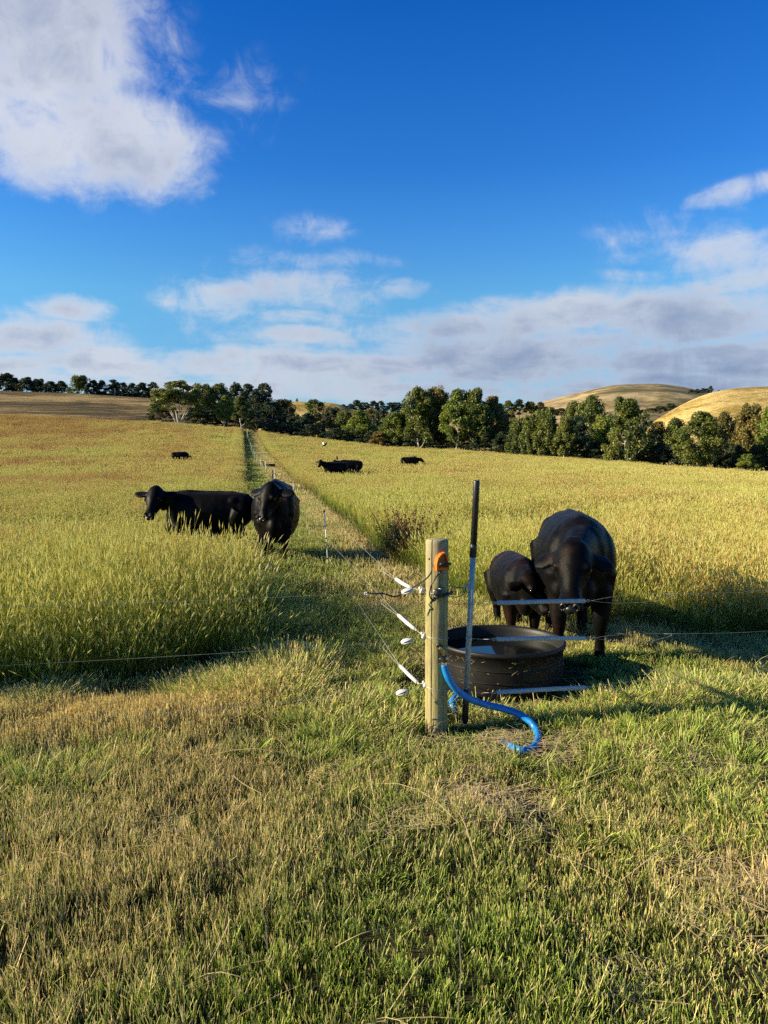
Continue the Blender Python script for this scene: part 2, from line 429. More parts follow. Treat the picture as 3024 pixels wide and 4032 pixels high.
hill([(2380, 1790, 360), (2480, 1730, 360), (2540, 1685, 360), (2600, 1645, 360), (2680, 1598, 360), (2760, 1563, 360), (2840, 1540, 360), (2940, 1531, 360), (3024, 1528, 360), (3500, 1500, 360), (4300, 1480, 360)], 150, 160, -12.0, H_GOLD, 41)
hill([(1700, 1650, 1300), (2050, 1612, 1300), (2150, 1585, 1300), (2250, 1560, 1300), (2380, 1531, 1300), (2500, 1523, 1300), (2640, 1522, 1300), (2750, 1545, 1300), (2850, 1560, 1300), (3100, 1570, 1300), (3900, 1560, 1300)], 600, 500, -12.0, H_FAR, 51, rough=6)

# ------------------------------------------------------------------ regions of the paddock (plan)
def path_left(y):  return 0.12 - 0.1855*y
FRONTL = [(-14, 2.75), (-6, 4.35), (-2.75, 5.28), (-1.9, 5.85), (-1.14, 6.5)]
FRONTR = [(0.15, 12.2), (0.5, 11.2), (1.1, 9.2), (1.7, 8.1), (2.6, 7.5), (3.6, 7.1), (6, 6.6), (20, 5.0)]
def path_right(y): return np.interp(y, [12, 31, 75, 150], [0.22, -2.85, -10.4, -24.8])
def in_tall(x, y):
    """1 where the long grass stands"""
    fl = np.interp(x, [p[0] for p in FRONTL], [p[1] for p in FRONTL])
    left = (x < path_left(y)) & (y > fl + 0.25*(fbm(x*2, y*0+3, 5, 2)-.5))
    fr = np.interp(x, [p[0] for p in FRONTR], [p[1] for p in FRONTR])
    right = (x > np.where(y > 12, path_right(y), 0.2)) & (y > fr + 0.3*(fbm(x*2, y*0+7, 6, 2)-.5))
    end = (y > 152)
    D, zc, u = crest(x, y)
    return (left | right | end) & (y < D+14)

# ------------------------------------------------------------------ grass tufts
def blades(n, size, h0, h1, w, lean=0.25, droop=0.2, head=0.0, hl=0.05, hw=0.008, levels=3, seed=0, clump=0.0, edge=1.0, splay=0.0):
    g = np.random.default_rng(seed)
    base = (g.random((n, 2))-0.5)*size
    if clump: 
        cc = (g.random((max(2, n//25), 2))-0.5)*size
        pick = cc[g.integers(0, len(cc), n)]
        base = np.where(g.random((n, 1)) < clump, pick + g.normal(0, size*0.05, (n, 2)), base)
    h = h0 + (h1-h0)*g.random(n)**1.2
    fa = g.random(n)*2*np.pi; la = g.random(n)*2*np.pi
    lean_a = np.abs(g.normal(0, lean, n)); dr = np.abs(g.normal(0, droop, n))
    if splay:
        la = np.arctan2(base[:, 1], base[:, 0]); lean_a = lean_a + splay*np.hypot(base[:, 0], base[:, 1])/size*2
    ld = np.stack([np.cos(la), np.sin(la)], 1)
    fd = np.stack([np.cos(fa), np.sin(fa), np.zeros(n)], 1)
    ww = w*(0.7+0.6*g.random(n)); rnd = g.random(n)
    V = []; C = []; F = []
    ts = np.linspace(0, 1, levels+1)
    for t in ts:
        c = np.column_stack([base + ld*((lean_a*h*t + dr*h*t*t)[:, None]), h*t*(1-0.35*dr*t)-0.01])
        wt = ww*(1-0.75*t) if not head else ww*(1-0.45*t)
        V += [c-fd*wt[:, None]/2, c+fd*wt[:, None]/2]
        cc = np.column_stack([np.zeros(n), rnd, np.full(n, t), np.ones(n)]); C += [cc, cc]
    V = np.stack(V, 1).reshape(-1, 3); C = np.stack(C, 1).reshape(-1, 4)
    k = 2*(levels+1); b = np.arange(n)*k
    for i in range(levels):
        F.append(np.stack([b+2*i, b+2*i+1, b+2*i+3, b+2*i+2], 1))
    F = np.concatenate(F)
    if head:
        sel = np.where(g.random(n) < head)[0]; ns = len(sel)
        t = 1.0
        top = np.column_stack([base + ld*((lean_a*h + dr*h)[:, None]), h*(1-0.35*dr)-0.01])[sel]
        dirv = np.column_stack([ld*((lean_a+2*dr)[:, None]), np.ones(n)])[sel]
        dirv /= np.linalg.norm(dirv, axis=1)[:, None]
        L_ = (hl*(0.6+0.8*g.random(ns)))[:, None]; W_ = (hw*(0.7+0.6*g.random(ns)))[:, None]
        a = fd[sel]; bb = np.cross(dirv, a)
        off = len(V); vs = []
        for ax in (a, bb):
            vs += [top-dirv*L_*0.15, top+dirv*L_*0.3+ax*W_/2, top+dirv*L_, top+dirv*L_*0.3-ax*W_/2]
        vs = np.stack(vs, 1).reshape(-1, 3)
        V = np.concatenate([V, vs])
        C = np.concatenate([C, np.column_stack([np.ones(ns*8), np.repeat(rnd[sel], 8), np.ones(ns*8), np.ones(ns*8)])])
        b = off+np.arange(ns)*8
        F = np.concatenate([F, np.stack([b, b+1, b+2, b+3], 1), np.stack([b+4, b+5, b+6, b+7], 1)])
    return V, F, C
def join(parts):
    V, F, C = [], [], []; o = 0
    for v, f, c in parts:
        V.append(v); F.append(f+o); C.append(c); o += len(v)
    return np.concatenate(V), np.concatenate(F), np.concatenate(C)

def scatter(name, variants, m, pts, rot, scl, idx, tint, label, cat):
    src = bpy.data.collections.new(name+'_tufts')
    for k, (v, f, c) in enumerate(variants):
        me = mesh_np('grass_tuft', v, f, 4, c); me.materials.append(m)
        o = bpy.data.objects.new('tuft_%03d' % k, me); src.objects.link(o)
    me = bpy.data.meshes.new(name); n = len(pts)
    me.vertices.add(n); me.vertices.foreach_set('co', np.asarray(pts, np.float32).ravel())
    a = me.attributes.new('rot', 'FLOAT_VECTOR', 'POINT'); a.data.foreach_set('vector', np.asarray(rot, np.float32).ravel())
    a = me.attributes.new('scl', 'FLOAT_VECTOR', 'POINT'); a.data.foreach_set('vector', np.asarray(scl, np.float32).ravel())
    a = me.attributes.new('idx', 'INT', 'POINT'); a.data.foreach_set('value', np.asarray(idx, np.int32).ravel())
    a = me.attributes.new('tint', 'FLOAT', 'POINT'); a.data.foreach_set('value', np.asarray(tint, np.float32).ravel())
    me.materials.append(m)
    o = bpy.data.objects.new(name, me); COL.objects.link(o)
    ng = bpy.data.node_groups.new(name, 'GeometryNodeTree')
    ng.interface.new_socket('Geometry', in_out='INPUT', socket_type='NodeSocketGeometry')
    ng.interface.new_socket('Geometry', in_out='OUTPUT', socket_type='NodeSocketGeometry')
    gi = ng.nodes.new('NodeGroupInput'); go = ng.nodes.new('NodeGroupOutput')
    ci = ng.nodes.new('GeometryNodeCollectionInfo'); ci.inputs['Collection'].default_value = src
    ci.inputs['Separate Children'].default_value = True; ci.inputs['Reset Children'].default_value = True
    ip = ng.nodes.new('GeometryNodeInstanceOnPoints'); ip.inputs['Pick Instance'].default_value = True
    def attr(nm, dt):
        q = ng.nodes.new('GeometryNodeInputNamedAttribute'); q.data_type = dt; q.inputs['Name'].default_value = nm
        return [s for s in q.outputs if s.enabled][0]
    ng.links.new(gi.outputs[0], ip.inputs['Points']); ng.links.new(ci.outputs[0], ip.inputs['Instance'])
    ng.links.new(attr('idx', 'INT'), ip.inputs['Instance Index'])
    e2r = ng.nodes.new('FunctionNodeEulerToRotation'); ng.links.new(attr('rot', 'FLOAT_VECTOR'), e2r.inputs[0])
    ng.links.new(e2r.outputs[0], ip.inputs['Rotation'])
    ng.links.new(attr('scl', 'FLOAT_VECTOR'), ip.inputs['Scale'])
    ng.links.new(ip.outputs[0], go.inputs[0])
    md = o.modifiers.new('scatter', 'NODES'); md.node_group = ng
    tag(o, label, cat, kind='stuff'); return o

def jitter_grid(x0, x1, y0, y1, step, g):
    xs = np.arange(x0, x1, step); ys = np.arange(y0, y1, step)
    X, Y = np.meshgrid(xs, ys); X = X.ravel(); Y = Y.ravel()
    return X + (g.random(X.size)-.5)*step*1.1, Y + (g.random(X.size)-.5)*step*1.1
def wedge(x, y, extra=3.0, f=0.56):
    return np.abs(x) < f*np.maximum(y, 0)+extra

COWS_PLAN = []
def build_tall():
    g = np.random.default_rng(11)
    variants = []; NEAR, MID, FAR = 7, 5, 5
    for k in range(NEAR):     # fine stems with seed heads, leaves between
        variants.append(join([
            blades(64, .36, .34, .86, .0032, .15, .16, .75, .065, .0115, 3, 100+k),
            blades(95, .36, .16, .58, .0046, .2, .3, 0, levels=4, seed=200+k),
            blades(14, .36, .6, .98, .0024, .13, .14, 1.0, .09, .013, 3, 300+k)]))
    for k in range(MID):
        variants.append(join([
            blades(80, .62, .36, .86, .0065, .15, .13, .85, .085, .021, 2, 400+k),
            blades(60, .62, .2, .5, .0095, .25, .3, 0, levels=3, seed=500+k)]))
    for k in range(FAR):
        variants.append(join([
            blades(110, 1.7, .34, .82, .020, .14, .10, .9, .13, .045, 1, 600+k),
            blades(60, 1.7, .3, .5, .03, .2, .2, 0, levels=1, seed=700+k)]))
    # leaning, trampled tufts
    TR = len(variants)
    for k in range(3):
        v, f, c = join([blades(50, .35, .4, .7, .0045, .15, .15, .5, .06, .01, 3, 800+k), blades(60, .35, .3, .6, .006, .25, .3, 0, levels=4, seed=820+k)])
        variants.append((v, f, c))
    PX, PY, IDX, S = [], [], [], []
    for (y0, y1, step, base, cnt, sz) in ((2.5, 15, .215, 0, NEAR, 1), (15, 44, .42, NEAR, MID, 1), (44, 170, 1.12, NEAR+MID, FAR, 1)):
        wx = 0.56*y1+3
        x, y = jitter_grid(-wx, wx, y0, y1, step, g)
        k = wedge(x, y) & in_tall(x, y)
        off = {NEAR: .10, MID: .25}[cnt] if base < NEAR+MID else .95
        if base == 0: off = .08
        dl = (path_left(y)-x)*.983; dr_ = (x-path_right(y))*.983
        k &= ((dl > off) | (dr_ > off) | (y > 153))
        x, y = x[k], y[k]
        if base >= NEAR+MID:       # finer tufts along both edges of the strip
            for sd in (-1, 1):
                ye = g.uniform(44, 151, 1900); de = g.uniform(.22, 1.5, 1900)
                xe = path_left(ye)-de if sd < 0 else path_right(ye)+de
                PX.append(xe); PY.append(ye); IDX.append(NEAR+g.integers(0, MID, len(xe))); S.append(np.ones(len(xe)))
        # thin the density a little at random, bare spots
        keep = g.random(len(x)) < np.clip(0.25+1.3*fbm(x*0.8, y*0.8, 17, 3), 0, 1)
        x, y = x[keep], y[keep]
        PX.append(x); PY.append(y); IDX.append(base+g.integers(0, cnt, len(x))); S.append(np.full(len(x), sz, float))
    x = np.concatenate(PX); y = np.concatenate(PY); idx = np.concatenate(IDX); s = np.concatenate(S)
    # a bigger tile needs to hug the slope only by position
    z = terrain(x, y)
    rot = np.column_stack([g.normal(0, .05, len(x)), g.normal(0, .05, len(x)), g.random(len(x))*6.283])
    hvar = 0.50+0.86*fbm(x*0.5, y*0.5, 23, 4)+g.normal(0, .06, len(x))
    fl = np.interp(x, [p[0] for p in FRONTL], [p[1] for p in FRONTL])
    edge = np.where((x < path_left(y)), np.clip((y-fl)/0.6, 0, 1), np.clip((y-np.interp(x, [p[0] for p in FRONTR], [p[1] for p in FRONTR]))/0.6, 0, 1))
    hvar = hvar*(0.72+0.28*edge)
    hvar = hvar*np.where(x < path_left(y), np.interp(y, [5, 8, 9.5, 11, 13, 20, 60, 100], [1.08, 1.0, .72, .54, .50, .60, .8, 1.0]), .88)
    side = np.where((x < path_left(y)) & (y > 13), np.clip((path_left(y)-x)/.7, 0, 1), 1)
    hvar = hvar*(.78+.22*side)
    hvar = np.where((x < path_left(y)) & (g.random(len(x)) > .45+.55*side), .35, hvar)
    hvar = np.where((y < 9.5) & (x < 0), hvar*(.72+.62*(fbm(x*1.3, y*1.3, 27, 3))), hvar)
    # trodden grass to the right of the cows
    tramp = np.exp(-(((x-2.75)/.75)**2+((y-7.7)/.7)**2))
    t_sel = g.random(len(x)) < tramp*1.0
    idx = np.where(t_sel, TR+g.integers(0, 3, len(x)), idx)
    rot[t_sel, 0] = 0; rot[t_sel, 1] = g.normal(.75, .25, t_sel.sum()); rot[t_sel, 2] = g.normal(.2, .5, t_sel.sum())
    hv = np.where(t_sel, hvar*.9, hvar)
    scl = np.column_stack([np.ones(len(x)), np.ones(len(x)), hv])
    # dryness: red-brown on the far left, greener in drifts
    D, zc, u = crest(x, y)
    tint = 0.24 + 2.0*(fbm(x*0.13, y*0.05, 31, 4)-.52)*np.where(u < 1000, 1, .5) + .9*(fbm(x*.5, y*.35, 33, 3)-.5)
    tint += np.clip((1000-u)/900, 0, 1)*np.clip((y-75)/40, 0, 1)*1.2
    tint += 0.25*(fbm(x*0.9, y*0.9, 37, 3)-.5)
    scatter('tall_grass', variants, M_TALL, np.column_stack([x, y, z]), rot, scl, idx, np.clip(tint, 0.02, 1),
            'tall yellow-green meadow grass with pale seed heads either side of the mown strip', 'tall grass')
    # lone stems leaning out over the mown strip
build_tall()

def build_short():
    g = np.random.default_rng(5)
    variants = []
    A = 8                          # stubble
    for k in range(A):
        variants.append(join([
            blades(140, .26, .025, .075, .0044, .20, .10, 0, levels=2, seed=900+k, clump=.5),
            blades(46, .26, .05, .11, .0046, .25, .2, 0, levels=3, seed=940+k, clump=.8),
            blades(16, .26, .07, .13, .0022, .15, .15, .6, .022, .005, 2, 960+k)]))
    B = 5                          # lush green tufts
    for k in range(B):
        variants.append(join([
            blades(95, .20, .06, .15, .0068, .22, .28, 0, levels=4, seed=1000+k, clump=.6, splay=.25),
            blades(60, .20, .03, .09, .005, .4, .3, 0, levels=2, seed=1040+k)]))
    Cn = 5                         # coarser stubble for further off
    for k in range(Cn):
        variants.append(join([
            blades(170, .5, .03, .085, .0075, .3, .2, 0, levels=2, seed=1100+k, clump=.4),
            blades(30, .5, .08, .16, .006, .2, .2, .4, .03, .008, 2, 1140+k)]))
    Dn = 4
    for k in range(Dn):
        variants.append(blades(120, 1.3, .04, .12, .022, .3, .2, 0, levels=1, seed=1200+k, clump=.3))
    En = 4                         # knee-high green grass left standing under the fence
    for k in range(En):
        variants.append(join([
            blades(60, .24, .12, .36, .005, .14, .14, .15, .05, .009, 4, 1300+k, splay=.08),
            blades(60, .24, .06, .2, .0055, .2, .2, 0, levels=3, seed=1340+k)]))
    for k in range(4):             # upright pale stubble
        variants.append(join([blades(90, .26, .06, .15, .0042, .10, .06, .25, .02, .006, 2, 1400+k, clump=.3), blades(40, .26, .03, .08, .004, .3, .1, 0, levels=2, seed=1440+k)]))
    FB = A+B+Cn+Dn+En
    xs, ys, ids, sz = [], [], [], []
    def add(x, y, i, s): xs.append(x); ys.append(y); ids.append(i); sz.append(s)
    x, y = jitter_grid(-9, 9, 1.0, 9, .125, g)
    k = wedge(x, y, 2.6) & ~in_tall(x, y); x, y = x[k], y[k]
    add(x, y, g.integers(0, A, len(x)), 0.35+1.15*fbm(x*2.1, y*2.1, 41, 3))
    x, y = jitter_grid(-9, 9, 1.0, 9, .13, g)
    lush = fbm(x*1.15, y*1.15, 51, 4)
    # greener near the fence line and the post
    fence = np.exp(-((y-(4.7+.23*x))/.45)**2)
    pr = np.clip((lush-.52)*7, 0, 1) + .55*fence*np.clip((lush-.38)*6, 0, 1)
    k = wedge(x, y, 2.6) & ~in_tall(x, y) & (g.random(len(x)) < pr*.8); x, y = x[k], y[k]
    add(x, y, A+g.integers(0, B, len(x)), 0.55+0.75*fbm(x*2, y*2, 43, 3))
    x, y = jitter_grid(-12, 14, 9, 34, .30, g)
    k = wedge(x, y, 3) & ~in_tall(x, y); x, y = x[k], y[k]
    add(x, y, A+B+g.integers(0, Cn, len(x)), 0.7+0.7*fbm(x*.8, y*.8, 44, 3))
    x, y = jitter_grid(-36, 6, 34, 156, .7, g)
    k = wedge(x, y, 3) & ~in_tall(x, y); x, y = x[k], y[k]
    add(x, y, A+B+Cn+g.integers(0, Dn, len(x)), 0.8+0.7*fbm(x*.5, y*.5, 45, 3))
    # under the fence beside the strip and under the front wires
    t = g.random(1500)
    y = 4.9+ t*28; x = (0.9-0.186*y) - .62 + g.normal(0, .22, len(t))
    k = ~in_tall(x, y) & (fbm(x*1.3, y*1.3, 61, 3) > .42); x, y = x[k], y[k]
    add(x, y, A+B+Cn+Dn+g.integers(0, En, len(x)), 0.15+0.85*fbm(x*1.4, y*1.4, 46, 3)**1.3)
    x = g.random(1700)*5.5-5.6; y = 5.15+.23*x+np.clip(-x, 0, 9)*.12 + g.normal(0, .25, len(x))+.35
    k = ~in_tall(x, y) & (fbm(x*1.1, y*1.1, 63, 3) > .45); x, y = x[k], y[k]
    add(x, y, A+B+Cn+Dn+g.integers(0, En, len(x)), 0.12+0.6*fbm(x*1.4, y*1.4, 47, 3)**1.3)
    x = g.random(2600)*6.0-6.6; y = 5.34+.25*x + g.normal(0, .15, len(x))
    k = ~in_tall(x, y) & (x < -.9+g.normal(0, .2, len(x))); x, y = x[k], y[k]
    add(x, y, FB+g.integers(0, 4, len(x)), .55+.6*g.random(len(x)))
    x = g.random(260)*6.0-.5; y = 4.85+.23*x + g.normal(0, .12, len(x))
    add(x, y, A+B+Cn+Dn+g.integers(0, En, len(x)), 0.25+0.3*g.random(len(x)))
    x = np.concatenate(xs); y = np.concatenate(ys); ids = np.concatenate(ids); sz = np.concatenate(sz)
    # keep the trough and the post clear, and the bare straw patch thin
    dt = np.hypot(x-.92, y-5.87); keep = dt > .49
    sz = np.where((dt < .85) & (y < 6.2), sz*.30, sz); keep &= ~((dt < .8) & (ids >= A) & (ids < A+B)); sz = np.where(np.hypot(x-.31, y-4.6) < .22, sz*.5, sz)
    sz = np.where(np.hypot(x-1.65, y-6.5) < .8, sz*.6, sz)
    keep &= g.random(len(x)) < np.where(ids < A, .7+.7*fbm(x*3.1, y*3.1, 42, 3), 1)
    keep &= np.hypot(x-.32, y-4.78) > .07
    HZ = [(.45, 4.72), (.7, 4.6), (.85, 4.5), (.95, 4.42), (.93, 4.5), (.8, 4.55), (.7, 4.5)]
    dh = np.min([np.hypot(x-a, y-b) for a, b in HZ], 0)
    sz = np.where(dh < .30, sz*.32, sz)
    keep &= ~((dh < .3) & (ids >= A+B+Cn+Dn))
    bare = np.exp(-(((x-.55)/.33)**2+((y-3.73)/.22)**2)) + np.exp(-(((x-1.55)/.3)**2+((y-2.95)/.16)**2))*.5
    keep &= g.random(len(x)) > bare*.85
    x, y, ids, sz, bare = x[keep], y[keep], ids[keep], sz[keep], bare[keep]
    z = terrain(x, y)
    rot = np.column_stack([g.normal(0, .07, len(x)), g.normal(0, .07, len(x)), g.random(len(x))*6.283])
    scl = np.column_stack([np.ones(len(x)), np.ones(len(x)), sz])
    tint = 0.34 + 1.7*(fbm(x*.8, y*.8, 71, 4)-.5) + bare*.5
    tint = np.where((ids >= A) & (ids < A+B), .04, tint)
    tint = np.where((ids >= A+B+Cn+Dn) & (ids < FB), 0.15+.5*(fbm(x*.7, y*.7, 73, 3)-.3), tint)
    # pale stubble bank left of the post where the slasher ran
    tint = np.where(ids >= FB, .95, tint)
    bank = np.exp(-((y-(5.34+.25*x))/.25)**2)*np.clip((-x-.7)/.5, 0, 1)
    tint += bank*.5
    # strip: paler straw at right, tall-grass shade tinted dark green at left
    pathpos = (x-path_left(y))/2.0
    tint += np.where(y > 6.5, np.clip(pathpos-.5, 0, .5)*1.5-.42, 0)
    tint = np.where((ids < FB) & (y > 6.5) & (pathpos < .55) & (x < 1.2), np.minimum(tint, .22), tint)
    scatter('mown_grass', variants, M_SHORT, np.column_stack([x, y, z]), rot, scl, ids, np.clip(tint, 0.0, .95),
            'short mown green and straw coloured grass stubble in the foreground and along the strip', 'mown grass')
build_short()

def build_straw():
    g = np.random.default_rng(15); variants = []
    for k in range(6):
        # long dry stalks lying down, slightly arched
        parts = []
        for q in range(7):
            L_ = .12+.5*g.random()**1.6; a = g.random()*6.283; n = 5
            p0 = (g.random(2)-.5)*.5; bend = g.normal(0, .25)
            t = np.linspace(0, 1, n)
            cx = p0[0]+L_*t*np.cos(a+bend*t); cy = p0[1]+L_*t*np.sin(a+bend*t); cz = .015+.06*g.random()*np.sin(t*3.14)+.03*g.random()*t
            w = .0009+.0011*g.random()
            nx, ny = -math.sin(a), math.cos(a)
            V = np.stack([np.column_stack([cx-nx*w, cy-ny*w, cz]), np.column_stack([cx+nx*w, cy+ny*w, cz+.001])], 1).reshape(-1, 3)
            F = np.array([[2*i, 2*i+1, 2*i+3, 2*i+2] for i in range(n-1)])
            C = np.tile([0, g.random(), .5, 1], (2*n, 1)); parts.append((V, F, C))
        variants.append(join(parts))
    for k in range(5):             # dense mat of short clippings
        parts = []
        for q in range(90):
            L_ = .03+.12*g.random(); a = g.random()*6.283; p0 = (g.random(2)-.5)*.3
            w = .0012+.0012*g.random(); z0 = .004+.035*g.random(); dz = g.normal(0, .012)
            ca, sa = math.cos(a), math.sin(a)
            V = np.array([[p0[0]+sa*w, p0[1]-ca*w, z0], [p0[0]-sa*w, p0[1]+ca*w, z0], [p0[0]+L_*ca-sa*w, p0[1]+L_*sa+ca*w, z0+dz], [p0[0]+L_*ca+sa*w, p0[1]+L_*sa-ca*w, z0+dz]])
            parts.append((V, np.array([[0, 1, 2, 3]]), np.tile([0, g.random(), .5, 1], (4, 1))))
        variants.append(join(parts))
    x, y = jitter_grid(-8, 9, 1.5, 12, .5, g)
    k = wedge(x, y, 1) & ~in_tall(x, y) & (g.random(len(x)) < .28); x, y = x[k], y[k]
    i = g.integers(0, 6, len(x)); zo = np.full(len(x), .045)
    x2, y2 = jitter_grid(-9, 9, 1.5, 12, .17, g)
    bare = np.exp(-(((x2-.55)/.36)**2+((y2-3.73)/.25)**2)) + .6*np.exp(-(((x2+.25)/.4)**2+((y2-4.15)/.15)**2)) + .7*np.exp(-(((x2-1.55)/.3)**2+((y2-2.95)/.16)**2))+.8*np.exp(-(((x2-.45)/.3)**2+((y2-4.5)/.14)**2))
    mid = np.clip((fbm(x2*.9, y2*.9, 81, 3)-.5)*3, 0, 1)*.35
    k = wedge(x2, y2, 1) & ~in_tall(x2, y2) & (g.random(len(x2)) < bare+mid) & (np.hypot(x2-.92, y2-5.87) > .5); x2, y2 = x2[k], y2[k]
    X = np.concatenate([x, x2]); Y = np.concatenate([y, y2]); I = np.concatenate([i, 6+g.integers(0, 5, len(x2))])
    Z = terrain(X, Y)+np.concatenate([zo, np.full(len(x2), .01)])
    rot = np.column_stack([np.zeros(len(X)), np.zeros(len(X)), g.random(len(X))*6.283])
    scatter('straw_litter', variants, M_STRAW, np.column_stack([X, Y, Z]), rot, np.ones((len(X), 3)), I, np.full(len(X), .5),
            'loose pale dry straw stalks and clippings lying on the mown grass', 'straw')
build_straw()

#@@PART2@@
# ================================================================== trees
def leaf_mat(name, a, b, c, trans=0.3):
    m, nt, out = mat(name)
    at = mnode(nt, 'ShaderNodeAttribute', attribute_type='GEOMETRY', attribute_name='Col')
    sp = nt.nodes.new('ShaderNodeSeparateColor'); nt.links.new(at.outputs['Color'], sp.inputs[0])
    oi = nt.nodes.new('ShaderNodeObjectInfo')
    k = mnode(nt, 'ShaderNodeMath', operation='MULTIPLY_ADD', ins={0: sp.outputs[0], 1: 0.75}).outputs[0]
    nt.links.new(mnode(nt, 'ShaderNodeMath', operation='MULTIPLY', ins={0: oi.outputs['Random'], 1: 0.25}).outputs[0], k.node.inputs[2])
    col = ramp(nt, k, [(0.1, a), (0.5, b), (0.9, c)])
    hv = mnode(nt, 'ShaderNodeHueSaturation', ins={'Color': col})
    v = mnode(nt, 'ShaderNodeMapRange', ins={0: sp.outputs[1], 3: 0.65, 4: 1.35}).outputs[0]; nt.links.new(v, hv.inputs['Value'])
    d = mnode(nt, 'ShaderNodeBsdfPrincipled', ins={'Base Color': hv.outputs[0], 'Roughness': 0.5, 'Specular IOR Level': 0.3})
    tr = mnode(nt, 'ShaderNodeBsdfTranslucent', ins={'Color': hv.outputs[0]})
    mx = mnode(nt, 'ShaderNodeMixShader', ins={0: trans})
    nt.links.new(d.outputs[0], mx.inputs[1]); nt.links.new(tr.outputs[0], mx.inputs[2]); nt.links.new(mx.outputs[0], out.inputs[0])
    return m
L_EUC = leaf_mat('gum_leaves', (.042, .062, .014), (.105, .135, .026), (.21, .205, .042))
L_LIT = leaf_mat('light_green_leaves', (.075, .11, .016), (.15, .20, .028), (.27, .27, .045))
L_DARK = leaf_mat('dark_leaves', (.020, .035, .016), (.035, .055, .022), (.06, .07, .025), 0.2)
L_BRN = leaf_mat('bronze_leaves', (.07, .07, .02), (.16, .14, .035), (.27, .18, .05))
M_BARK = plain('pale_bark', (.36, .33, .28), 0.8, 0.2, var=0.35, scale=1.5, wear=((.16, .12, .09), 0.56, 1.2))
M_BARKD = plain('dark_bark', (.12, .09, .07), 0.9, 0.1, var=0.3, scale=2)

